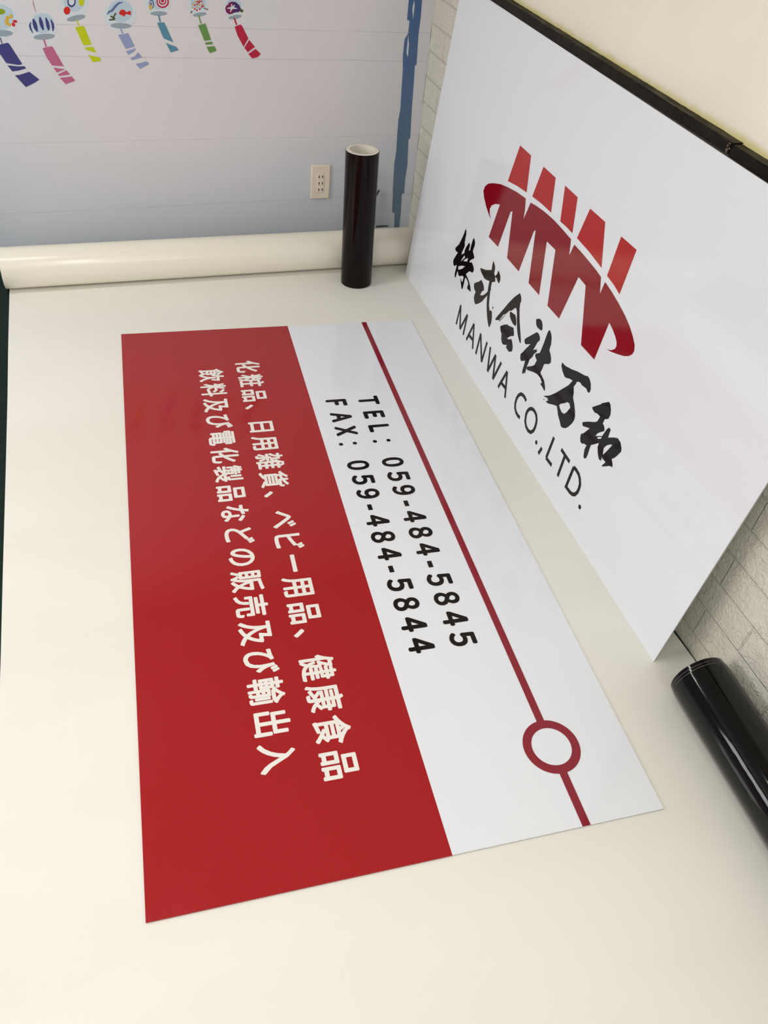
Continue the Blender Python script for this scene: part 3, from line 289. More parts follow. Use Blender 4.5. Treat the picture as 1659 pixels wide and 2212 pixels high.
CHIMES = [('navy',[('glass',[(-160.9,731.7),(-164.1,721.6),(-169.6,711.9),(-177.1,703.1),(-186.3,695.6),(-196.5,690),(-207.4,686.3),(-218.3,685),(-228.7,685.9),(-238,689.1),(-245.8,694.4),(-251.7,701.5),(-255.4,710),(-256.7,719.4),(-255.6,729.4),(-252.2,739.4),(-246.6,748.8),(-239.1,757.4),(-230.1,764.6),(-220.1,770.1),(-209.5,773.6),(-198.9,775),(-188.7,774.2),(-179.4,771.3),(-171.6,766.2),(-165.5,759.4),(-161.6,751.1),(-160,741.7)]),('glass_cap',[(-168.9,741.4),(-171.2,734.2),(-175.3,727.2),(-180.8,720.9),(-187.4,715.6),(-195,711.5),(-203,709),(-211,708),(-218.6,708.6),(-225.6,710.9),(-231.3,714.6),(-235.7,719.6),(-238.5,725.7),(-239.6,732.5),(-238.8,739.6),(-236.4,746.7),(-232.3,753.6),(-226.8,759.7),(-220.2,764.9),(-212.8,768.9),(-205,771.4),(-197.1,772.4),(-189.5,771.9),(-182.7,769.7),(-176.9,766.1),(-172.4,761.2),(-169.5,755.3),(-168.3,748.6)]),('rim',[(-180.2,701.2),(-181.3,699.4),(-183.8,697.6),(-187.6,695.9),(-192.4,694.5),(-198.1,693.4),(-204.3,692.7),(-210.8,692.4),(-217.1,692.4),(-223,692.9),(-228.3,693.8),(-232.5,695),(-235.5,696.5),(-237.3,698.2),(-237.6,700),(-236.5,701.8),(-234,703.6),(-230.2,705.3),(-225.4,706.7),(-219.8,707.7),(-213.6,708.5),(-207.2,708.8),(-200.9,708.8),(-195,708.3),(-189.7,707.4),(-185.5,706.2),(-182.3,704.7),(-180.6,703)]),('olive',[(-189.6,755.5),(-190.2,753.9),(-191.4,752.3),(-193,750.9),(-195,749.7),(-197.4,748.8),(-199.8,748.2),(-202.4,748),(-204.8,748.1),(-207.1,748.6),(-209,749.4),(-210.5,750.5),(-211.6,751.8),(-212.1,753.3),(-212,754.9),(-211.4,756.5),(-210.2,758.1),(-208.6,759.5),(-206.6,760.6),(-204.3,761.6),(-201.8,762.2),(-199.3,762.4),(-196.8,762.3),(-194.6,761.8),(-192.6,761),(-191.1,759.9),(-190.1,758.6),(-189.6,757.1)]),('yellow',[(-192.2,729.7),(-189.1,730.7),(-186.5,730.5),(-185,729.2),(-185.1,727),(-186.7,724.7),(-189.4,722.7),(-192.4,721.7),(-195.1,721.9),(-196.5,723.3),(-196.5,725.4),(-194.9,727.7)]),('yellow',[(-189.5,737.2),(-186.8,736.5),(-185.1,734.9),(-185,732.8),(-186.3,730.8),(-188.9,729.4),(-192,729.1),(-194.7,729.8),(-196.4,731.4),(-196.6,733.5),(-195.2,735.4),(-192.6,736.8)]),('yellow',[(-182.3,743.5),(-181.1,741.1),(-181.2,738.7),(-182.6,736.7),(-184.9,735.7),(-187.4,736.1),(-189.6,737.6),(-190.8,739.9),(-190.7,742.4),(-189.3,744.4),(-187.1,745.3),(-184.5,745)]),('yellow',[(-172.1,743.9),(-173.5,741.2),(-175.7,739.2),(-178,738.6),(-179.8,739.4),(-180.8,741.6),(-180.5,744.4),(-179.1,747.2),(-176.9,749.1),(-174.6,749.8),(-172.8,748.9),(-171.8,746.8)]),('red',[(-169.9,727.6),(-172.6,728.3),(-174.3,729.9),(-174.5,732),(-173.1,734),(-170.5,735.3),(-167.4,735.7),(-164.7,735),(-163,733.4),(-162.8,731.3),(-164.2,729.3),(-166.8,727.9)]),('red',[(-178.2,720.8),(-179.1,723.2),(-178.8,725.8),(-177.3,727.7),(-175,728.5),(-172.5,727.9),(-170.5,726.2),(-169.5,723.7),(-169.8,721.1),(-171.4,719.2),(-173.7,718.4),(-176.2,719)]),('yellow',[(-181.1,722.8),(-182.1,720.6),(-183.7,719),(-185.6,718.4),(-187.3,718.9),(-188.3,720.5),(-188.3,722.6),(-187.4,724.8),(-185.7,726.4),(-183.8,727),(-182.1,726.5),(-181.2,724.9)]),('string',[(-215.4,689.7),(-214,674.2),(-216.6,674),(-218,689.5)]),('strip',[(-232.5,669.2),(-199.1,676.7),(-195.6,673.3),(-171.1,620.6),(-181.5,618.1),(-214.7,623),(-228.3,650)]),('strip',[(-212.9,617.1),(-184.7,614.4),(-166.7,615.2),(-162.6,609.5),(-183.2,603.6),(-202.8,600.7)]),('strip',[(-197.6,590.1),(-183.1,591.8),(-156,600.2),(-131.7,579),(-148.9,569),(-173.7,557.7)])]),('pink',[('glass',[(-58.3,721.7),(-60.7,713.6),(-65.1,705.8),(-71.2,698.7),(-78.6,692.8),(-87.1,688.2),(-96.2,685.4),(-105.4,684.3),(-114.3,685),(-122.3,687.6),(-129.1,691.8),(-134.4,697.4),(-137.8,704.2),(-139.3,711.8),(-138.7,719.8),(-136.1,727.8),(-131.7,735.4),(-125.7,742.3),(-118.3,748.1),(-110,752.5),(-101.1,755.4),(-92,756.5),(-83.3,755.8),(-75.4,753.5),(-68.5,749.4),(-63.2,743.9),(-59.6,737.2),(-57.9,729.7)]),('glass_cap',[(-65.4,729.4),(-67.2,723.6),(-70.4,718.1),(-74.8,713),(-80.3,708.8),(-86.6,705.5),(-93.2,703.4),(-100,702.6),(-106.5,703.1),(-112.5,705),(-117.5,707.9),(-121.5,712),(-124,716.8),(-125.2,722.3),(-124.8,728),(-123,733.8),(-119.7,739.2),(-115.3,744.2),(-109.9,748.4),(-103.7,751.6),(-97.1,753.6),(-90.4,754.4),(-84,754),(-78.1,752.2),(-73,749.3),(-69,745.4),(-66.4,740.6),(-65.1,735.2)]),('rim',[(-67,696.6),(-68,694.9),(-70.4,693),(-74.1,691.3),(-78.9,689.7),(-84.7,688.3),(-91.1,687.2),(-97.7,686.4),(-104.4,686),(-110.6,686.1),(-116.1,686.5),(-120.7,687.3),(-124,688.5),(-126,689.9),(-126.6,691.5),(-125.6,693.3),(-123.3,695.1),(-119.6,696.9),(-114.7,698.5),(-109,699.9),(-102.7,701),(-96.1,701.7),(-89.5,702.1),(-83.2,702.1),(-77.7,701.6),(-73.1,700.8),(-69.7,699.7),(-67.6,698.3)]),('navy',[(-125.3,731),(-128,721.8),(-127.2,713.8),(-125.1,703),(-126.9,702.4),(-132.4,712.6),(-133.2,722.8),(-127.1,731.8)]),('navy',[(-116.1,739.8),(-111.1,728.9),(-110.3,717.7),(-111.4,707.4),(-115.4,706.4),(-121.1,716.1),(-122.1,727.7),(-120.1,739.2)]),('navy',[(-97.7,744.8),(-93.7,733.6),(-92.9,722.5),(-94.3,711.4),(-98.1,710.8),(-102.9,721.3),(-103.9,732.8),(-101.5,744.6)]),('navy',[(-81.9,743.5),(-77.1,731.9),(-76.7,719.9),(-80.2,710.7),(-83.6,710.9),(-85.7,720.1),(-86.1,730.9),(-85.3,742.9)]),('navy',[(-69.9,739.4),(-64.5,730),(-64.3,719.9),(-69,708.7),(-71.6,709.3),(-71.1,720.7),(-71.3,728.8),(-72.3,738.6)]),('thread',[(-109.6,786.4),(-109,775.5),(-107.1,756.2),(-108.3,756),(-112.2,775.3),(-110.8,786.4)]),('string',[(-97.3,687.6),(-94.1,667.7),(-98.3,667.1),(-101.5,687)]),('strip',[(-107.5,663.9),(-81.4,669.5),(-78,667.2),(-55.9,616),(-88.7,617.9),(-99.7,638.1)]),('strip',[(-86.7,612.2),(-53.8,608.4),(-78.3,598.5)]),('strip',[(-76.7,593.7),(-50.3,605.5),(-41.8,593.5),(-73.9,589.3)]),('strip',[(-72.8,584.1),(-38.2,588.3),(-29.7,576.7),(-58.8,566.7)])]),('lime',[('glass',[(38.7,782.2),(36.3,772.9),(31.9,763.9),(25.8,755.7),(18.2,748.8),(9.7,743.5),(0.5,740.2),(-8.8,738.9),(-17.8,739.7),(-25.9,742.6),(-32.7,747.5),(-38,754),(-41.5,761.9),(-42.9,770.6),(-42.3,779.8),(-39.7,789.1),(-35.3,797.9),(-29.2,805.8),(-21.8,812.5),(-13.4,817.6),(-4.4,820.9),(4.7,822.2),(13.5,821.5),(21.5,818.8),(28.4,814.2),(33.8,807.9),(37.4,800.2),(39.1,791.5)]),('glass_cap',[(31.6,791.2),(29.8,784.5),(26.6,778),(22.1,772.2),(16.5,767.3),(10.2,763.5),(3.5,761.1),(-3.3,760.1),(-9.9,760.7),(-15.9,762.8),(-21,766.2),(-25,770.9),(-27.6,776.5),(-28.7,782.7),(-28.3,789.3),(-26.5,796),(-23.2,802.3),(-18.7,808),(-13.3,812.8),(-7.1,816.5),(-0.4,818.9),(6.3,819.9),(12.8,819.4),(18.7,817.4),(23.9,814.1),(27.9,809.5),(30.6,804),(31.8,797.8)]),('rim',[(25.8,750.1),(25.2,748.4),(23.4,746.5),(20.3,744.5),(16.2,742.5),(11.3,740.6),(5.7,738.9),(-0.1,737.5),(-6,736.4),(-11.6,735.7),(-16.7,735.5),(-20.9,735.7),(-24.1,736.3),(-26.2,737.4),(-26.9,738.8),(-26.3,740.5),(-24.5,742.3),(-21.5,744.3),(-17.4,746.3),(-12.4,748.2),(-6.9,749.9),(-1.1,751.4),(4.8,752.5),(10.4,753.2),(15.4,753.4),(19.7,753.2),(22.9,752.6),(25,751.5)]),('red',[(-13.3,762.9),(-13.9,760.6),(-15,758.5),(-16.4,756.5),(-18.1,754.9),(-20.1,753.6),(-22.1,752.8),(-24.2,752.5),(-26.2,752.7),(-28,753.4),(-29.6,754.6),(-30.8,756.1),(-31.5,758),(-31.9,760.1),(-31.7,762.4),(-31.1,764.6),(-30.1,766.7),(-28.7,768.7),(-26.9,770.3),(-25,771.5),(-22.9,772.3),(-20.9,772.6),(-18.9,772.4),(-17.1,771.8),(-15.5,770.6),(-14.3,769.1),(-13.5,767.2),(-13.2,765.1)]),('navy',[(5,785.6),(4.3,782.6),(2.9,779.6),(1.2,777),(-1,774.8),(-3.5,773.1),(-6.1,772),(-8.7,771.6),(-11.2,771.9),(-13.4,772.8),(-15.3,774.4),(-16.8,776.5),(-17.7,779),(-18.1,781.9),(-17.9,784.9),(-17.1,787.9),(-15.8,790.8),(-14,793.5),(-11.8,795.7),(-9.4,797.3),(-6.8,798.4),(-4.2,798.8),(-1.7,798.6),(0.5,797.6),(2.4,796.1),(3.9,794),(4.8,791.5),(5.2,788.6)]),('glass',[(1.3,786.4),(0.8,784.2),(-0.1,782.1),(-1.3,780.2),(-2.8,778.6),(-4.4,777.4),(-6.2,776.6),(-7.9,776.3),(-9.6,776.5),(-11.1,777.2),(-12.3,778.3),(-13.3,779.9),(-13.9,781.7),(-14.1,783.7),(-13.9,785.9),(-13.4,788.1),(-12.5,790.2),(-11.3,792),(-9.8,793.6),(-8.2,794.8),(-6.4,795.6),(-4.7,795.9),(-3,795.7),(-1.6,795),(-0.3,793.9),(0.7,792.4),(1.3,790.6),(1.5,788.5)]),('lime',[(28.4,786.3),(27.9,784),(27,781.7),(25.7,779.7),(24.3,778),(22.6,776.7),(20.8,775.9),(19.1,775.5),(17.4,775.8),(15.9,776.5),(14.7,777.7),(13.7,779.3),(13.1,781.3),(12.9,783.5),(13.1,785.8),(13.6,788.2),(14.5,790.4),(15.8,792.4),(17.2,794.1),(18.9,795.4),(20.6,796.2),(22.4,796.5),(24,796.3),(25.5,795.6),(26.8,794.4),(27.8,792.8),(28.4,790.8),(28.6,788.6)]),('string',[(1.5,740),(5.8,724.9),(2.8,724.1),(-1.5,739.2)]),('strip',[(-6.9,720.6),(17,724.8),(18.9,722.1),(32.5,675.6),(9.1,673.3)]),('strip',[(10.6,667.8),(36.2,669.7),(42.4,654.2),(15.1,661.3)]),('strip',[(18.2,648.8),(24.8,646.4),(50.5,641.1),(53.9,632.2),(29.1,628.1)])]),('periwinkle',[('glass',[(170.2,757.5),(168,748.5),(163.5,739.8),(157,732),(148.7,725.4),(139.2,720.3),(128.8,717),(118.2,715.8),(107.9,716.6),(98.4,719.4),(90.2,724),(83.7,730.3),(79.2,737.8),(76.9,746.2),(77,755),(79.4,763.9),(84,772.3),(90.5,780),(98.6,786.4),(107.9,791.3),(118,794.5),(128.4,795.8),(138.5,795.2),(147.9,792.5),(156.2,788.1),(162.8,782.1),(167.5,774.7),(170,766.4)]),('glass_cap',[(161.3,766),(159.7,759.6),(156.4,753.4),(151.6,747.8),(145.6,743.1),(138.6,739.4),(131,737.1),(123.2,736.2),(115.5,736.7),(108.5,738.7),(102.4,742),(97.6,746.4),(94.2,751.8),(92.5,757.8),(92.5,764.1),(94.2,770.5),(97.6,776.6),(102.3,782.1),(108.3,786.7),(115.2,790.3),(122.7,792.6),(130.4,793.5),(137.9,793.1),(144.9,791.2),(151,788),(155.9,783.7),(159.4,778.4),(161.2,772.4)]),('rim',[(152.7,727.3),(151.6,725.7),(149.2,724.2),(145.4,722.8),(140.4,721.7),(134.6,720.9),(128.2,720.4),(121.5,720.3),(114.9,720.5),(108.7,721.1),(103.2,722),(98.7,723.3),(95.4,724.7),(93.5,726.2),(93,727.9),(94,729.5),(96.5,731),(100.2,732.4),(105.1,733.5),(110.9,734.3),(117.3,734.8),(123.9,734.9),(130.5,734.7),(136.7,734.1),(142.3,733.2),(146.8,732),(150.2,730.6),(152.2,729)]),('slate',[(86.9,755.9),(91.3,764.1),(101.2,768.8),(112.4,780.6),(124.2,788.3),(135.4,788.9),(135.8,786.7),(126.2,784.1),(116.4,776),(104.8,764),(94.1,760.3),(88.7,754.7)]),('red',[(120.8,759.8),(125.7,767.1),(131,769.9),(137.8,768.8),(143,763),(154.5,767.8),(155.7,761.6),(155,755.6),(141.4,758.5),(136.9,753.9),(134.6,751.1),(131,754.3),(124.3,755.9)]),('leaf',[(90.7,743.8),(107.7,745.5),(108.1,741.7),(91.1,740)]),('leaf',[(97.1,753.7),(110,747.2),(108.2,743.6),(95.3,750.1)]),('leaf',[(114.6,759.2),(102.8,744.6),(99.8,747),(111.6,761.6)]),('string',[(123.1,722.3),(127.3,707.7),(123.1,706.5),(118.9,721.1)]),('strip',[(111.6,703.1),(141.4,708.4),(156.5,673.1),(129.2,666)]),('strip',[(129.4,659.4),(159.1,668.8),(155.1,660.8),(135.4,650)]),('strip',[(163.9,657.5),(175.2,643.8),(143.9,635.3),(139.9,641),(154.4,646.4)]),('strip',[(153.1,625.7),(166.7,627.3),(186,632.8),(194.6,625.7),(164.9,611.1)])]),('teal',[('glass',[(273.3,788.1),(271.8,781.6),(268.5,775.3),(263.5,769.5),(257.1,764.7),(249.7,761),(241.5,758.6),(233.1,757.6),(224.8,758.1),(217.1,760.1),(210.4,763.4),(205,767.9),(201.2,773.4),(199.1,779.5),(198.9,785.9),(200.5,792.4),(203.8,798.6),(208.8,804.2),(215.1,808.9),(222.4,812.6),(230.5,814.9),(238.7,815.9),(246.9,815.5),(254.5,813.6),(261.3,810.4),(266.7,806),(270.7,800.6),(272.9,794.6)]),('glass_cap',[(266,794.3),(264.9,789.6),(262.5,785.1),(258.8,781),(254.1,777.5),(248.6,774.9),(242.6,773.1),(236.4,772.4),(230.3,772.8),(224.6,774.2),(219.6,776.5),(215.6,779.8),(212.8,783.6),(211.2,788),(211,792.6),(212.2,797.3),(214.6,801.7),(218.3,805.8),(222.9,809.2),(228.4,811.8),(234.3,813.5),(240.4,814.3),(246.5,813.9),(252.1,812.6),(257.1,810.3),(261.2,807.1),(264.1,803.3),(265.7,798.9)]),('rim',[(260.4,763),(259.7,761.7),(257.8,760.4),(254.7,759.2),(250.7,758.1),(246,757.3),(240.7,756.7),(235.3,756.5),(229.8,756.5),(224.7,756.8),(220.1,757.3),(216.3,758.2),(213.5,759.2),(211.8,760.4),(211.4,761.7),(212.1,763),(214,764.3),(217.1,765.5),(221,766.6),(225.7,767.4),(230.9,768),(236.4,768.3),(241.8,768.3),(247,768),(251.6,767.4),(255.4,766.6),(258.2,765.5),(259.9,764.3)]),('crimson',[(268.1,793),(267.3,789.5),(265.7,786.1),(263.3,783),(260.1,780.5),(256.5,778.5),(252.6,777.2),(248.5,776.7),(244.5,777),(240.8,778),(237.5,779.8),(234.9,782.2),(233,785.1),(232,788.4),(231.9,791.9),(232.7,795.4),(234.4,798.7),(236.8,801.7),(239.9,804.3),(243.5,806.2),(247.4,807.5),(251.4,808),(255.4,807.8),(259.1,806.7),(262.3,805),(265,802.6),(266.9,799.7),(267.9,796.4)]),('glass',[(263.6,793.4),(263,790.7),(261.7,788.2),(259.9,785.8),(257.5,783.8),(254.7,782.3),(251.6,781.3),(248.4,780.9),(245.4,781.1),(242.5,782),(239.9,783.3),(237.9,785.2),(236.5,787.4),(235.7,789.9),(235.6,792.6),(236.2,795.3),(237.5,797.8),(239.4,800.2),(241.7,802.1),(244.5,803.6),(247.6,804.6),(250.7,805),(253.8,804.8),(256.6,804),(259.2,802.7),(261.2,800.8),(262.7,798.6),(263.5,796.1)]),('crimson',[(260.5,794.1),(260,792.1),(259.1,790.1),(257.6,788.3),(255.8,786.8),(253.6,785.6),(251.2,784.9),(248.8,784.6),(246.4,784.7),(244.2,785.3),(242.2,786.4),(240.6,787.8),(239.5,789.5),(238.9,791.4),(238.8,793.5),(239.3,795.5),(240.3,797.5),(241.7,799.3),(243.6,800.8),(245.7,802),(248.1,802.7),(250.5,803),(252.9,802.9),(255.1,802.3),(257.1,801.2),(258.7,799.8),(259.8,798.1),(260.4,796.2)]),('glass',[(256.9,794.6),(256.6,793.3),(256,792),(255,790.8),(253.8,789.8),(252.3,789.1),(250.8,788.6),(249.1,788.4),(247.5,788.5),(246.1,788.9),(244.8,789.6),(243.7,790.5),(242.9,791.6),(242.5,792.9),(242.5,794.2),(242.8,795.5),(243.4,796.8),(244.4,798),(245.6,799),(247.1,799.7),(248.6,800.2),(250.3,800.4),(251.9,800.3),(253.3,799.9),(254.6,799.3),(255.7,798.3),(256.5,797.2),(256.9,796)]),('crimson',[(254.3,795.2),(254.1,794.3),(253.7,793.4),(253.1,792.6),(252.3,792),(251.4,791.5),(250.4,791.1),(249.4,791),(248.4,791.1),(247.5,791.3),(246.6,791.8),(246,792.4),(245.5,793.2),(245.3,794),(245.2,794.9),(245.4,795.8),(245.9,796.6),(246.5,797.4),(247.2,798.1),(248.1,798.6),(249.1,798.9),(250.1,799),(251.1,799),(252.1,798.7),(252.9,798.2),(253.5,797.6),(254,796.9),(254.2,796)]),('slate',[(224.3,785.7),(223.9,783.1),(223.1,780.6),(222,778.3),(220.6,776.4),(219,775),(217.2,774.1),(215.5,773.8),(213.8,774),(212.3,774.8),(211,776.2),(210,778),(209.3,780.2),(209,782.6),(209.1,785.2),(209.5,787.8),(210.3,790.3),(211.5,792.5),(212.9,794.4),(214.5,795.8),(216.2,796.7),(217.9,797),(219.5,796.8),(221.1,796),(222.4,794.7),(223.4,792.9),(224.1,790.7),(224.4,788.2)]),('glass',[(220.9,784.6),(220.5,782.5),(219.9,780.5),(219.1,778.7),(218.1,777.3),(217,776.1),(215.8,775.4),(214.5,775.1),(213.3,775.3),(212.3,776),(211.4,777.1),(210.7,778.5),(210.2,780.2),(210,782.2),(210.1,784.2),(210.4,786.3),(211,788.3),(211.9,790),(212.9,791.5),(214,792.6),(215.2,793.3),(216.4,793.6),(217.6,793.4),(218.7,792.8),(219.6,791.7),(220.3,790.3),(220.7,788.5),(220.9,786.6)]),('slate',[(218.6,784.1),(218.3,782.5),(217.9,780.9),(217.3,779.5),(216.7,778.4),(215.9,777.5),(215.1,776.9),(214.2,776.7),(213.5,776.9),(212.8,777.4),(212.2,778.3),(211.7,779.4),(211.4,780.7),(211.3,782.3),(211.4,783.9),(211.6,785.5),(212.1,787),(212.6,788.4),(213.3,789.6),(214.1,790.4),(214.9,791),(215.7,791.2),(216.5,791),(217.2,790.5),(217.8,789.7),(218.3,788.6),(218.5,787.2),(218.7,785.7)]),('yellow',[(217.3,778),(217,776.5),(216.6,775),(216,773.7),(215.2,772.6),(214.4,771.8),(213.5,771.2),(212.5,771),(211.7,771.2),(210.8,771.7),(210.2,772.5),(209.6,773.5),(209.3,774.8),(209.1,776.3),(209.2,777.8),(209.5,779.3),(209.9,780.8),(210.5,782.1),(211.3,783.2),(212.1,784),(213,784.6),(213.9,784.8),(214.8,784.6),(215.6,784.1),(216.3,783.3),(216.8,782.3),(217.2,781),(217.3,779.6)]),('string',[(237,759),(239.8,740.6),(235.4,740),(232.6,758.4)]),('strip',[(228.3,738),(249.6,739.6),(271.6,686.6),(243.4,696.7)]),('strip',[(249.2,684.1),(279.9,673.9),(285.5,665.4),(261.7,658.5)])]),('green',[('glass',[(383.7,789.3),(382.5,782.9),(379.9,776.8),(375.8,771.2),(370.5,766.5),(364.3,762.9),(357.5,760.6),(350.5,759.7),(343.5,760.2),(337,762.2),(331.3,765.5),(326.7,769.9),(323.4,775.2),(321.5,781.2),(321.2,787.5),(322.4,793.8),(325.1,799.9),(329.2,805.3),(334.4,809.9),(340.5,813.5),(347.2,815.7),(354.1,816.7),(361,816.2),(367.5,814.3),(373.2,811.2),(377.8,806.8),(381.3,801.6),(383.2,795.6)]),('glass_cap',[(377.4,795.4),(376.6,790.8),(374.6,786.4),(371.6,782.4),(367.7,779),(363.2,776.5),(358.2,774.8),(353,774.1),(347.8,774.5),(343,775.9),(338.8,778.2),(335.4,781.4),(332.9,785.2),(331.5,789.5),(331.3,794),(332.2,798.6),(334.1,802.9),(337.1,806.8),(341,810.2),(345.5,812.7),(350.5,814.4),(355.6,815),(360.7,814.7),(365.4,813.4),(369.7,811.1),(373.1,808),(375.7,804.2),(377.1,799.9)]),('rim',[(376.6,766),(376.2,764.7),(374.8,763.4),(372.4,762),(369.2,760.7),(365.4,759.5),(361.1,758.4),(356.5,757.6),(352,757.1),(347.6,756.8),(343.7,756.9),(340.3,757.2),(337.8,757.9),(336.2,758.7),(335.6,759.8),(336,761.1),(337.4,762.4),(339.7,763.8),(342.9,765.1),(346.7,766.3),(351,767.4),(355.5,768.2),(360.1,768.8),(364.5,769),(368.4,769),(371.7,768.6),(374.3,768),(375.9,767.1)]),('yellow',[(348.2,796.4),(347.4,794.4),(345.7,793.5),(344.2,794.3),(343.6,796.2),(344.4,798.3),(346.1,799.1),(347.7,798.4)]),('red',[(345.1,786.5),(343.6,784.7),(341.7,784.4),(340.6,785.6),(340.9,787.7),(342.4,789.5),(344.3,789.8),(345.4,788.6)]),('red',[(344,775.6),(341.9,774.4),(340.1,774.7),(339.6,776.2),(340.6,778.2),(342.7,779.4),(344.6,779.2),(345.1,777.6)]),('yellow',[(336.7,779.1),(334.3,778.5),(332.8,779.3),(332.9,781),(334.6,782.5),(337,783.1),(338.6,782.3),(338.4,780.6)]),('red',[(351.5,794.5),(349.2,794.7),(348,795.9),(348.8,797.5),(351,798.5),(353.3,798.3),(354.4,797.1),(353.7,795.5)]),('red',[(349.5,787.3),(347.5,788.2),(346.9,789.7),(348.2,791.1),(350.6,791.4),(352.7,790.5),(353.2,788.9),(351.9,787.6)]),('yellow',[(347.6,780.4),(346.1,781.9),(346.2,783.5),(347.9,784.4),(350.2,784),(351.7,782.5),(351.6,780.8),(349.9,780)]),('red',[(346.5,772.6),(345.7,774.6),(346.4,776.1),(348.3,776.5),(350.2,775.4),(351.1,773.5),(350.3,771.9),(348.4,771.5)]),('red',[(355.3,796.9),(355.3,799),(356.6,800.3),(358.4,800.1),(359.8,798.4),(359.8,796.3),(358.5,795),(356.6,795.3)]),('yellow',[(355.3,788.5),(356.1,790.5),(357.8,791.4),(359.4,790.6),(360,788.6),(359.2,786.6),(357.5,785.7),(355.9,786.5)]),('red',[(355.3,778),(356.8,779.7),(358.7,780.1),(359.8,778.8),(359.6,776.7),(358,774.9),(356.1,774.6),(355,775.9)]),('red',[(361.9,784.9),(364,786.1),(365.8,785.9),(366.4,784.3),(365.3,782.4),(363.2,781.1),(361.4,781.4),(360.8,782.9)]),('yellow',[(365.3,792.6),(367.7,793.1),(369.3,792.3),(369.2,790.7),(367.4,789.1),(365.1,788.5),(363.5,789.3),(363.6,791)]),('red',[(363,799.8),(365.4,799.7),(366.5,798.4),(365.8,796.9),(363.6,795.9),(361.2,796),(360.1,797.3),(360.8,798.8)]),('red',[(355.5,795.6),(357.6,794.7),(358.1,793.1),(356.8,791.8),(354.4,791.5),(352.4,792.4),(351.8,793.9),(353.1,795.2)]),('yellow',[(338.7,791.8),(340.3,790.3),(340.1,788.6),(338.5,787.8),(336.2,788.2),(334.6,789.7),(334.7,791.3),(336.4,792.2)]),('red',[(369.1,787.1),(369.9,785.2),(369.2,783.6),(367.3,783.3),(365.4,784.4),(364.5,786.3),(365.3,787.9),(367.1,788.2)]),('leaf',[(369.6,781.8),(382.2,777.1),(381.4,774.9),(368.8,779.6)]),('leaf',[(335.3,770.2),(329.9,765.3),(327.9,767.3),(333.3,772.2)]),('string',[(354.4,760.1),(360.1,739.5),(356.9,738.7),(351.2,759.3)]),('strip',[(349.5,734.3),(371.5,739.4),(386.1,695.6),(365.9,692.2)]),('strip',[(366.5,687.3),(387.7,690.5),(392.2,684.1),(370,681.5)]),('strip',[(371.6,675.9),(396.2,678.1),(401.6,665.1),(380,658.6)])]),('crimson',[('glass',[(489.5,784.1),(488.6,778.5),(486.1,773.1),(482.3,768.1),(477.2,764),(471.2,760.8),(464.6,758.7),(457.6,757.9),(450.8,758.3),(444.3,760.1),(438.5,762.9),(433.8,766.8),(430.4,771.5),(428.3,776.8),(427.8,782.4),(428.8,788),(431.3,793.4),(435.1,798.2),(440.1,802.3),(446,805.4),(452.6,807.5),(459.4,808.3),(466.2,807.9),(472.6,806.2),(478.4,803.4),(483.2,799.6),(486.7,795),(488.9,789.7)]),('glass_cap',[(483.1,789.5),(482.4,785.4),(480.6,781.6),(477.8,778),(474.1,775),(469.7,772.7),(464.8,771.3),(459.6,770.7),(454.6,771),(449.8,772.2),(445.5,774.2),(442,777),(439.5,780.4),(437.9,784.2),(437.5,788.2),(438.3,792.2),(440.1,796.1),(442.9,799.6),(446.6,802.5),(451,804.8),(455.8,806.2),(460.9,806.9),(465.9,806.6),(470.7,805.4),(474.9,803.4),(478.5,800.6),(481.1,797.3),(482.7,793.5)]),('leaf',[(488.2,773.7),(487.5,773),(486.6,772.4),(485.4,772.1),(484,772),(482.5,772.1),(481,772.4),(479.6,773),(478.3,773.8),(477.2,774.6),(476.4,775.6),(475.8,776.7),(475.5,777.7),(475.6,778.7),(476,779.6),(476.7,780.4),(477.7,780.9),(478.9,781.3),(480.3,781.4),(481.7,781.3),(483.2,780.9),(484.6,780.3),(485.9,779.6),(487,778.7),(487.9,777.7),(488.5,776.7),(488.7,775.6),(488.6,774.6)]),('purple',[(452,799.5),(466.2,798.9),(476.6,791),(481.1,781.8),(474.8,772.3),(462.9,771),(455.6,768.3)]),('magenta',[(433.6,780.5),(436.3,787.8),(443.5,792.1),(444.8,796.2),(453.2,799.5),(462.1,783.4),(456.8,768.3),(446,765.3),(436.7,770.2)]),('glass',[(439.5,782.7),(453.8,785.9),(469.3,782.9),(469.1,780.9),(453.8,780.3),(439.7,780.7)]),('glass',[(454,793.5),(457.1,782.5),(449.1,771.1),(447.3,772.1),(451.5,783.7),(452,793.3)]),('glass',[(463.5,789.4),(456.2,782),(453.8,784.4),(461.1,791.8)]),('rim',[(482.6,762.5),(482.3,761.2),(481,759.8),(478.8,758.3),(475.7,756.9),(472,755.6),(467.8,754.4),(463.4,753.5),(458.9,752.8),(454.5,752.5),(450.6,752.4),(447.3,752.7),(444.7,753.3),(443.1,754.1),(442.4,755.2),(442.7,756.5),(444,757.9),(446.2,759.3),(449.2,760.8),(452.9,762.1),(457.1,763.2),(461.6,764.2),(466.1,764.8),(470.4,765.2),(474.3,765.3),(477.6,765),(480.2,764.4),(481.9,763.5)]),('string',[(462.2,757.1),(468.8,738.7),(464.4,737.1),(457.8,755.5)]),('strip',[(460.4,733.1),(478.6,739.4),(483.4,735.7),(502,701.8),(486.7,677.5),(468.1,709.7)]),('strip',[(504.8,697.5),(522.4,678.1),(499.3,662.7),(489,674.9)]),('strip',[(524.1,672.6),(540.8,658.4),(530.7,649.3),(513.1,645),(501,657.8)])])]
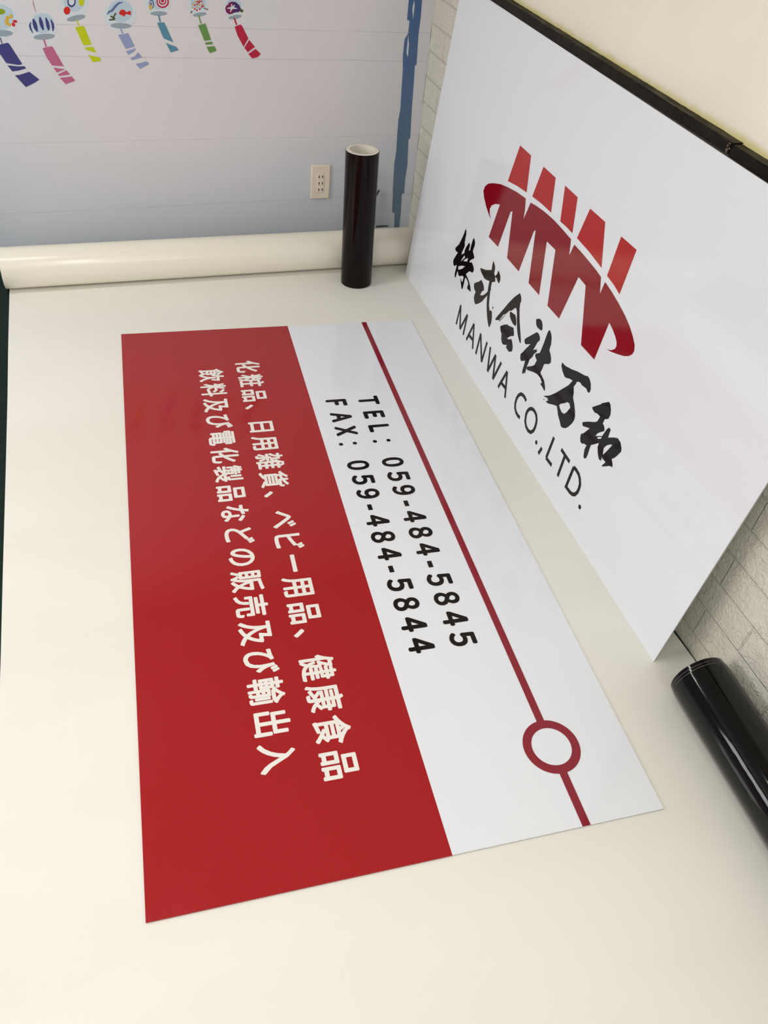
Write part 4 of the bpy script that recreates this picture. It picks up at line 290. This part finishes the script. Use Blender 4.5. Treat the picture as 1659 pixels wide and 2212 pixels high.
STRIPE = [(1065,822.3),(1067,771.3),(1065.5,726.9),(1070.2,633.1),(1064.5,630.9),(1067.6,574.5),(1071.1,484.5),(1076.8,395.1),(1071,390.3),(1077.4,301.7),(1074.8,245.8),(1077.3,196.2),(1068.1,193.8),(1072.2,124),(1072.4,71.7),(1074.4,23.7),(1054.7,24.7),(1051,69.9),(1047.4,119.6),(1036.7,125.4),(1032.7,189.7),(1029.9,226.3),(1026,302.8),(1028.7,352.1),(1026.1,409.9),(1025,456.9),(1028.6,493.7),(1025.6,552.2),(1023.1,617.6),(1018.2,659.9),(1018.8,709.7),(1029,726.2),(1029.5,762.4),(1020.3,766.1),(1020,820.9)]
STRIPE_GAP = [[(1037.9,821.5),(1041.8,806.1),(1041,766.6),(1034.7,798)],[(1029.5,722.1),(1035.9,693.5),(1036.5,656),(1030,668.5)]]
MARK = [(977.4,74.2),(994,75.7),(1027.9,74.2),(1027.4,68.7),(994.8,67.9),(978,67.5)]
TUBE = (.5895, 1.8205)
BLACK_END = .507
LEFT_EDGE = [(-.2336, -.42), (-.2336, .40), (-.2337, .8058), (-.2343, .97), (-.2347, 1.2448), (-.2355, 1.45), (-.2371, 1.6148), (-.2378, 1.72), (-.2383, 1.86), (-.2383, 1.95)]

# ================================================================ the room
XW, YW = 0.795, 2.017          # right wall and back wall (survey units)
ZF, ZC = 0.0, 2.66
XL, YN = -2.4, -2.2
tag(box('floor', (XL, YN, -0.1), (XW * S + 0.1, YW * S + 0.1, 0), M['floor']), kind='structure')
tag(box('ceiling', (XL, YN, ZC), (XW * S + 0.1, YW * S + 0.1, ZC + 0.1), M['ceiling']), kind='structure')
tag(box('wall_back', (XL, YW * S + 0.002, 0), (XW * S + 0.1, YW * S + 0.1, ZC), M['wall']), kind='structure')
wr = tag(box('wall_right', (XW * S, YN, 0), (XW * S + 0.1, YW * S + 0.002, ZC), M['plaster']), kind='structure')
TB, TT, TP = 0.660, 0.674, 0.018
box('brick_cladding', (XW * S - 0.003, YN, Z0 - 0.03), (XW * S, YW * S, Z0 + (TB + .004) * S), M['brick'], wr)['label'] = 'white embossed foam brick cladding'

def rail(name, y0, y1, dz, dx, seed):
    rnd = random.Random(seed); n = int(abs(y1 - y0) / 0.012)
    vs = []; fs = []
    for i in range(n + 1):
        y = y0 + (y1 - y0) * i / n
        r = lambda s: rnd.uniform(-s, s)
        xf = (XW - TP) * S + dx; zb = Z0 + TB * S + dz; zt = Z0 + TT * S + dz
        vs += [(XW * S + .002, y, zb), (xf + r(.0003), y, zb + r(.0003)), (xf + r(.0004), y, zt - .003 + r(.0007)), (xf + .0035 + r(.0006), y, zt + r(.0005)), (XW * S + .002, y, zt + r(.0004))]
    for i in range(n):
        for j in range(5):
            a = i * 5 + j; b = i * 5 + (j + 1) % 5
            fs.append((a, b, b + 5, a + 5))
    fs += [(4, 3, 2, 1, 0), tuple(n * 5 + j for j in range(5))]
    o = obj(name, vs, fs, [M['trim'], M['trim_lit_dust']], None, [1 if i % 5 == 3 else 0 for i in range(len(fs))])
    bm = bmesh.new(); bm.from_mesh(o.data); bmesh.ops.recalc_face_normals(bm, faces=bm.faces); bm.to_mesh(o.data); bm.free()
    return tag(o, kind='structure')
yj = 0.884 * S
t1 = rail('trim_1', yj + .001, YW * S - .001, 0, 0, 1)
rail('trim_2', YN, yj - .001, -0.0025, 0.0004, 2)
# chipped end of the far rail
rnd = random.Random(5); vs = []; fs = []
for k in range(7):
    cy = yj + rnd.uniform(.001, .009); cz = Z0 + TB * S + .002 + k * .0026; hw = rnd.uniform(.001, .003)
    x = (XW - TP) * S - .0007; b = len(vs)
    vs += [(x, cy - hw, cz - .0016), (x, cy + hw, cz - .001), (x, cy + hw * .6, cz + .0016), (x, cy - hw * .8, cz + .0012)]; fs.append((b, b + 1, b + 2, b + 3))
obj('wood_chip', vs, fs, M['trim_scar'], t1)['label'] = 'pale chipped wood at the rail joint'

# ================================================================ mural on the back wall
YM = YW * S                      # front face of the printed sheet
def mural_edge(z):
    return XW * S - 0.0035 + 0.0014 * math.sin(z * 37) + 0.001 * math.sin(z * 91 + 1)
zs = [Z0 - 0.06 + i * 0.02 for i in range(90)]; zs = [z for z in zs if z < ZC - .05]
vs = []; fs = []
for z in zs:
    e = mural_edge(z); vs += [(XL + .3, YM, z), (0.6, YM, z), (e, YM, z), (XL + .3, YM + .0015, z), (e, YM + .0015, z)]
for i in range(len(zs) - 1):
    a = i * 5; b = a + 5
    fs += [(a, a + 1, b + 1, b), (a + 1, a + 2, b + 2, b + 1), (a + 2, a + 4, b + 4, b + 2), (a + 3, a, b, b + 3)]
mural = obj('wall_mural', vs, fs, M['mural'])
tag(mural, 'pale printed wall mural of white boards with hanging wind chimes, behind the white roll', 'wall mural')
FM = Vector((0, -1, 0))
mplace = lambda u, v, h: Vector((u * .001, YM - h, v * .001 + Z0))
chime_labels = ['navy paper strip and flowered glass', 'pink paper strip and blue striped glass', 'lime paper strip', 'periwinkle paper strip and goldfish glass', 'teal paper strip and red swirl glass', 'green paper strip and fireworks glass', 'crimson paper strip and morning glory glass']
for (main, shapes), lab in zip(CHIMES, chime_labels):
    F = Flat(mplace)
    for i, (key, loop) in enumerate(shapes):
        key = main if key in ('strip', 'string') else key
        F.add([loop], M[key], 0.0003 + i * 0.00004)
    F.build('wind_chime_print', mural, FM)['label'] = 'printed wind chime with ' + lab
F = Flat(mplace); top = [(STRIPE[0][0] + 6, 1300), STRIPE[0]]
F.add([[(STRIPE[-1][0] + 4, 1300), (STRIPE[0][0] + 6, 1300)] + STRIPE], M['stripe'], 0.0004)
for g in STRIPE_GAP: F.add([g], M['glass'], 0.0006)
F.add([MARK], M['ink'], 0.0006)
F.build('painted_stripe', mural, FM)['label'] = 'blue ragged brush stripe'

# ================================================================ wall outlet
cx, zb, zt = 750.5, 188.4, 309.5
out = empty('wall_outlet', (cx * .001, YM, Z0 + (zb + zt) / 2000))
tag(out, 'cream wall outlet plate with three sockets, left of the upright maroon roll', 'outlet')
box('cover_plate', ((cx - 35) * .001, YM - .008, Z0 + zb * .001), ((cx + 35) * .001, YM - .0002, Z0 + zt * .001), M['plate'], out, bevel=.004)
box('socket_panel', ((cx - 13) * .001, YM - .0092, Z0 + .212), ((cx + 13) * .001, YM - .006, Z0 + .282), M['plate'], out, bevel=.0008)
for zz in (269.5, 246.5, 223.5):
    sk = box('socket', ((cx - 11) * .001, YM - .0101, Z0 + (zz - 10) * .001), ((cx + 11) * .001, YM - .008, Z0 + (zz + 10) * .001), M['plate'], out, bevel=.0008)
    for sx, hh in ((-6.3, 4.6), (6.3, 3.9)):
        box('slot', ((cx + sx - 1.6) * .001, YM - .0104, Z0 + (zz - hh) * .001), ((cx + sx + 1.6) * .001, YM - .009, Z0 + (zz + hh) * .001), M['slot'], sk)

# ================================================================ work table, cutting mat, paper
ZPT = Z0 - 0.0030                # top of the paper
X0, X1, Y0, Y1 = -1.15, XW * S - .001, -0.75, YW * S - .004
tb = empty('work_table', (0, 1.0, 0)); tag(tb, 'long work table under the green cutting mat', 'table')
box('table_top', (X0, Y0, ZPT - .034), (X1 - .004, Y1, ZPT - .0042), M['wood'], tb, bevel=.002)
for lx in (X0 + .06, X1 - .1):
    for ly in (Y0 + .06, Y1 - .1):
        box('leg', (lx - .03, ly - .03, 0), (lx + .03, ly + .03, ZPT - .0335), M['steel'], tb, bevel=.003)
cm = box('cutting_mat', (X0 + .01, Y0 + .01, ZPT - .0042), (X1 - .003, Y1 - .003, ZPT - .0005), M['mat'])
tag(cm, 'dark green cutting mat showing at the left edge beneath the white paper', 'cutting mat')
left = LEFT_EDGE
right = [(.7700, -.42), (.7760, .10), (.7860, .50), (.7905, .558), (.7893, .588), (.7880, .612), (.7850, .66), (.7838, .80), (.783, 1.2), (.782, 1.6), (.781, 1.88), (.781, 1.95)]
def interp(tab, y):
    for (xa, ya), (xb, yb) in zip(tab, tab[1:]):
        if ya <= y <= yb: return xa + (xb - xa) * (y - ya) / (yb - ya)
    return tab[-1][0] if y > tab[-1][1] else tab[0][0]
ys = sorted(set([-.42 + i * .02 for i in range(119)] + [p[1] for p in left + right])); ys = [y for y in ys if y <= 1.95]
vs = []; fs = []; NXP = 24
for y in ys:
    xa, xb = interp(left, y), interp(right, y)
    for j in range(NXP + 1):
        vs.append((S * (xa + (xb - xa) * j / NXP), y * S, ZPT))
for i in range(len(ys) - 1):
    for j in range(NXP):
        a = i * (NXP + 1) + j; fs.append((a, a + 1, a + NXP + 2, a + NXP + 1))
ps = obj('paper_sheet', vs, fs, M['paper'])
md = ps.modifiers.new('thickness', 'SOLIDIFY'); md.thickness = 0.0004; md.offset = -1
tag(ps, 'large off-white sheet of backing paper covering the table', 'paper')

# ================================================================ lettering tools
_gl = {}
def glyph(ch):
    if ch not in _gl:
        c = bpy.data.curves.new('glyph', 'FONT'); c.body = ch; c.resolution_u = 4; c.align_x = 'CENTER'
        o = bpy.data.objects.new('glyph', c); me = o.to_mesh()
        _gl[ch] = ([(v.co.x, v.co.y) for v in me.vertices], [tuple(p.vertices) for p in me.polygons])
        o.to_mesh_clear(); bpy.data.objects.remove(o); bpy.data.curves.remove(c)
    return _gl[ch]
def bbox(ch):
    v, _ = glyph(ch); xs = [p[0] for p in v]; ys = [p[1] for p in v]
    return min(xs), max(xs), min(ys), max(ys)
RING = [(0, 0)] + [(math.cos(a * math.pi / 4), math.sin(a * math.pi / 4)) for a in range(8)]
class Letters(Flat):
    def char(self, ch, fx, fy, mt, h, fat):
        if mt not in self.mats: self.mats.append(mt)
        v, f = glyph(ch)
        for k, (dx, dy) in enumerate(RING):
            b = len(self.v)
            self.v += [self.place(fx(x) + dx * fat, fy(y) + dy * fat, h + k * 0.000008) for x, y in v]
            for p in f:
                for i in range(1, len(p) - 1): self.f.append((b + p[0], b + p[i], b + p[i + 1])); self.m.append(self.mats.index(mt))

# ================================================================ sign board lying on the paper
so = V(-.00369, 1.65016, 0); sd = Vector((-.052336, -.99863, 0)); td = Vector((.99863, -.052336, 0))
SL, SW = 1.26775 * S, .67483 * S
splace = lambda s, t, h: so + sd * s + td * t + Vector((0, 0, h))
def slab(name, s0, s1, t0, t1, h0, h1, mt, parent):
    vs = [splace(s, t, h) for h in (h0, h1) for (s, t) in ((s0, t0), (s0, t1), (s1, t1), (s1, t0))]
    return obj(name, vs, [(0, 1, 2, 3), (7, 6, 5, 4), (0, 4, 5, 1), (1, 5, 6, 2), (2, 6, 7, 3), (3, 7, 4, 0)], mt, parent)
sign = empty('sign_board', splace(SL / 2, SW / 2, -.0030))
tag(sign, 'red and white rectangular sign board with telephone and fax numbers, lying flat on the paper', 'sign')
b = slab('board', 0, SL, 0, SW, -.0029, 0, [M['board_white'], M['board_core']], sign)
for i, p in enumerate(b.data.polygons): p.material_index = 0 if i < 2 else 1
slab('red_panel', -.0002, SL + .0002, -.0002, .37265 * S, -.0029, .0002, M['sign_red'], sign)['label'] = 'glossy red half of the board'
UPZ = Vector((0, 0, 1))
# Japanese lines
bb = bbox('用'); ky = .0468 * S / (bb[3] - bb[2]); cyb = (bb[2] + bb[3]) / 2; kx = .0395 * S / (bb[1] - bb[0])
for text, s0, adv, tc in (('化粧品、日用雑貨、ベビー用品、健康食品', .1572, .05335, .2581), ('飲料及び電化製品などの販売及び輸出入', .1819, .05348, .1773)):
    F = Letters(splace)
    for i, ch in enumerate(text):
        if ch.isspace(): continue
        sc = (s0 + i * adv) * S
        F.char(ch, lambda x: sc + x * kx, lambda y: tc * S + (y - cyb) * ky, M['letter_white'], .0005, .0017)
    F.build('lettering', sign, UPZ)['label'] = 'line of white Japanese lettering'
# telephone and fax lines
pos = [(a + c) / 2 for a, c in zip([.31, .3599, .4057, .4465, .513, .5547, .5949, .6307, .6659, .7075, .7487, .7839, .8197, .8617, .9036, .9454], [.3108, .3599, .4055, .4465, .513, .5547, .5949, .6307, .6659, .7075, .7487, .7839, .8197, .8617, .9036, .9454])]
FW = {c: chr(ord(c) + 0xFEE0) for c in 'TELFAX0123456789'}
b8 = bbox(FW['8']); FD, FL = .0026, .0031; kdx = (.0272 * S - 2 * FD) / (b8[1] - b8[0]); kdy = (.0436 * S - 2 * FD) / (b8[3] - b8[2])
bT = bbox(FW['E']); kly = (.0436 * S - 2 * FL) / (bT[3] - bT[2]); klx = {'T': .0285, 'E': .0225, 'L': .0215, 'F': .0215, 'A': .0300, 'X': .0290}
for text, tc in (('TEL:059-484-5845', .4935), ('FAX:059-484-5844', .4245)):
    F = Letters(splace)
    for ch, p in zip(text, pos):
        if ch == '-':
            F.add([[((p - .0074) * S, (tc - .0094) * S), ((p + .0074) * S, (tc - .0094) * S), ((p + .0074) * S, (tc - .0012) * S), ((p - .0074) * S, (tc - .0012) * S)]], M['letter_black'], .0005)
        elif ch == ':':
            for q in (-.0195, .0085):
                F.add([[((p + 0.0043 * math.cos(a * .314)) * S, (tc + q + 0.0043 * math.sin(a * .314)) * S) for a in range(20)]], M['letter_black'], .0005)
        else:
            g = FW[ch]; q = bbox(g); cxg = (q[0] + q[1]) / 2; cyg = (q[2] + q[3]) / 2
            kk = (kdx, kdy) if ch.isdigit() else ((klx[ch] * S - 1.2 * FL) / (q[1] - q[0]), kly)
            if ch == '4': kk = (kdx * 1.02, kdy)
            F.char(g, lambda x: p * S + (x - cxg) * kk[0], lambda y: tc * S + (y - cyg) * kk[1], M['letter_black'], .0005, FD if ch.isdigit() else FL)
    F.build('lettering', sign, UPZ)['label'] = 'black telephone number line' if text[0] == 'T' else 'black fax number line'
# dark red rule with ring
def tl(s): return (.5506 + .0032 * s / 1.2678)
F = Flat(splace); c0 = (1.1497, .5593); n = 72
for s0, s1 in ((0, 1.1085), (1.1910, 1.2678)):
    F.add([[(s0 * S, tl(s0) * S), (s1 * S, tl(s1) * S), (s1 * S, (tl(s1) + .0117) * S), (s0 * S, (tl(s0) + .0117) * S)]], M['line_red'], .0004)
ring = lambda r: [((c0[0] + r * math.cos(2 * math.pi * i / n)) * S, (c0[1] + r * .985 * math.sin(2 * math.pi * i / n)) * S) for i in range(n)]
F.add([ring(.0420), ring(.0292)], M['line_red'], .00043)
F.build('line_graphic', sign, UPZ)['label'] = 'dark red line running into a ring'

# ================================================================ sign board leaning on the right wall
po = V(.7325, 1.8448, 0); bu = Vector((-.00815931, -.99996671, 0)); bv = Vector((.0749762, -.000611775, .997185134)); bn = bv.cross(bu)
if bn.x > 0: bn = -bn
PL, PH = 1.27584 * S, .6600 * S
pplace = lambda u, v, h: po + bu * u + bv * v + bn * h
ls = empty('sign_board', pplace(PL / 2, -.0028, 0))
tag(ls, 'white sign board with red logo and black brush lettering, leaning against the right wall', 'sign')
vs = [pplace(u, v, h) for h in (-.003, 0) for (u, v) in ((0, -.0028), (PL, -.0028), (PL, PH), (0, PH))]
b = obj('board', vs, BOXF, [M['board_white'], M['board_core']], ls, [0, 0, 1, 1, 1, 1])
bm = bmesh.new(); bm.from_mesh(b.data); bmesh.ops.recalc_face_normals(bm, faces=bm.faces); bm.to_mesh(b.data); bm.free()
pm = lambda u, v, h: pplace(u * .001, v * .001, h)
F = Flat(pm)
F.add([LOGO_BODY[0]], M['logo_dark'], .0003)
for q in LOGO_BARS: F.add([q], M['logo_red'], .0003)
F.build('logo', ls, bn)['label'] = 'red logo of five bars over a swooping double letter shape'
F = Flat(pm)
def inside(p, poly):
    r = False; j = len(poly) - 1
    for i in range(len(poly)):
        (xi, yi), (xj, yj2) = poly[i], poly[j]
        if (yi > p[1]) != (yj2 > p[1]) and p[0] < (xj - xi) * (p[1] - yi) / (yj2 - yi) + xi: r = not r
        j = i
    return r
for chset in BRUSH:
    outer = [q for q in chset if not any(o is not q and inside(q[0], o) for o in chset)]
    for o in outer:
        F.add([o] + [q for q in chset if q is not o and inside(q[0], o)], M['letter_black'], .0003)
F.build('brush_lettering', ls, bn)['label'] = 'black Japanese brush lettering'
F = Flat(pm); k = 0
for q in LATIN:
    closed = len(q) > 13 and math.dist(q[0], q[-1]) < 6
    if len(q) > 12 and not closed: q = q[:-1]
    if closed:
        q = q[:-1]
    for i in range(len(q) if closed else 0): pass
    Lf, Rt = stroke(q, 10.2, closed); m_ = len(q)
    rng_ = range(m_) if closed else range(m_ - 1)
    for i in rng_:
        j = (i + 1) % m_
        F.add([[Lf[i], Lf[j], Rt[j], Rt[i]]], M['letter_black'], .0003 + k * .000004)
    k += 1
for (u, v) in DOTS:
    F.add([[(u + 6.2 * math.cos(a * .314), v + 6.2 * math.sin(a * .314)) for a in range(20)]], M['letter_black'], .0003)
F.build('latin_lettering', ls, bn)['label'] = 'thin black Latin company name'

# ================================================================ rolls of film
r = .0465 * S; xa, xb = -.2445 * S, .782 * S; yaw = .009
wroll = empty('film_roll', (0, 1.904 * S, ZPT)); tag(wroll, 'long off-white roll lying along the back wall', 'roll')
prof = [(r - .001, xa), (r, xa + .001), (r, xb - .001), (r - .001, xb), (.043, xb), (.043, xa)]
o = lathe('film_wrap', prof, M['vinyl_white'], None, 96, 'X')
o.parent = wroll; o.location = (0, 0, r + .0003); o.rotation_euler = (0, 0, yaw)
o = lathe('cardboard_core', [(.0428, xa + .001), (.0428, xb - .001), (.038, xb - .001), (.038, xa + .001)], M['core'], None, 64, 'X')
o.parent = wroll; o.location = (0, 0, r + .0003); o.rotation_euler = (0, 0, yaw)

r = .0392 * S; H = .328 * S
mr_ = empty('film_roll', (TUBE[0] * S, TUBE[1] * S, ZPT)); tag(mr_, 'dark maroon roll standing upright in front of the long white roll', 'roll'); mr_.rotation_euler = (-.018, -.020, 0)
o = lathe('film_wrap', [(r, .0012), (r, H - .0008), (r - .0012, H), (r - .0012, .001)], M['maroon'], None, 96); o.parent = mr_
# paper liner wound inside, its inner turn lying off centre
vs = []; fs = []; n = 72
for i in range(n):
    a = 2 * math.pi * i / n; ca, sa = math.cos(a), math.sin(a)
    ro = r - .0014; ri = .0435; ox, oy = .0035, .0035
    for (rr_, h, dx, dy) in ((ro, 0, 0, 0), (ro, H - .0003, 0, 0), (ri, H - .0003, ox, oy), (ri, 0, ox, oy)):
        vs.append((rr_ * ca + dx, rr_ * sa + dy, h))
for i in range(n):
    for j in range(4):
        a, b_ = i * 4 + j, i * 4 + (j + 1) % 4; c, d = ((i + 1) % n) * 4 + (j + 1) % 4, ((i + 1) % n) * 4 + j
        fs.append((a, d, c, b_))
o = obj('paper_liner', vs, fs, M['liner'], None, smooth=True); o.data.set_sharp_from_angle(angle=math.radians(35)); o.parent = mr_
o['label'] = 'white paper liner at the open end'

r = .0443 * S; yaw = -.0343; y_end = BLACK_END * S; y_near = -.10 * S
xc = (.7434 + .0343 * (BLACK_END - .5)) * S
br_ = empty('film_roll', (xc, y_end, ZPT)); tag(br_, 'glossy black roll lying against the brick-pattern wall', 'roll')
ln = y_end - y_near
prof = [(r - .0036, 0), (r - .0024, -.0012), (r - .0022, -.0085), (r - .0011, -.0095), (r - .0010, -.0150), (r, -.0160), (r, -ln), (.045, -ln), (.045, 0)]
o = lathe('film_wrap', prof, [M['black'], M['film_edge']], None, 128, 'Y', fm=[1, 0, 1, 0, 1, 0, 0, 0, 0])
o.parent = br_; o.location = (0, 0, r + .0003); o.rotation_euler = (0, 0, yaw)
o = lathe('cardboard_core', [(.0448, -.001), (.0448, -ln + .001), (.039, -ln + .001), (.039, -.001)], M['core'], None, 64, 'Y')
o.parent = br_; o.location = (0, 0, r + .0003); o.rotation_euler = (0, 0, yaw)

# ================================================================ short dark rod behind the maroon roll
pa, pb = V(.600, 1.968, -.0010), V(.6950, 2.0085, .1545)
d = (pb - pa).normalized(); a = d.cross(Vector((0, 0, 1))).normalized(); bq = d.cross(a)
vs = []; fs = []; n = 12
for q in (pa, pb):
    vs += [q + (a * math.cos(2 * math.pi * i / n) + bq * math.sin(2 * math.pi * i / n)) * .0038 for i in range(n)]
fs = [(i, (i + 1) % n, n + (i + 1) % n, n + i) for i in range(n)] + [tuple(range(n))[::-1], tuple(range(n, 2 * n))]
o = obj('rod', vs, fs, M['rubber'])
tag(o, 'thin dark grey rod poking out behind the upright maroon roll', 'rod')
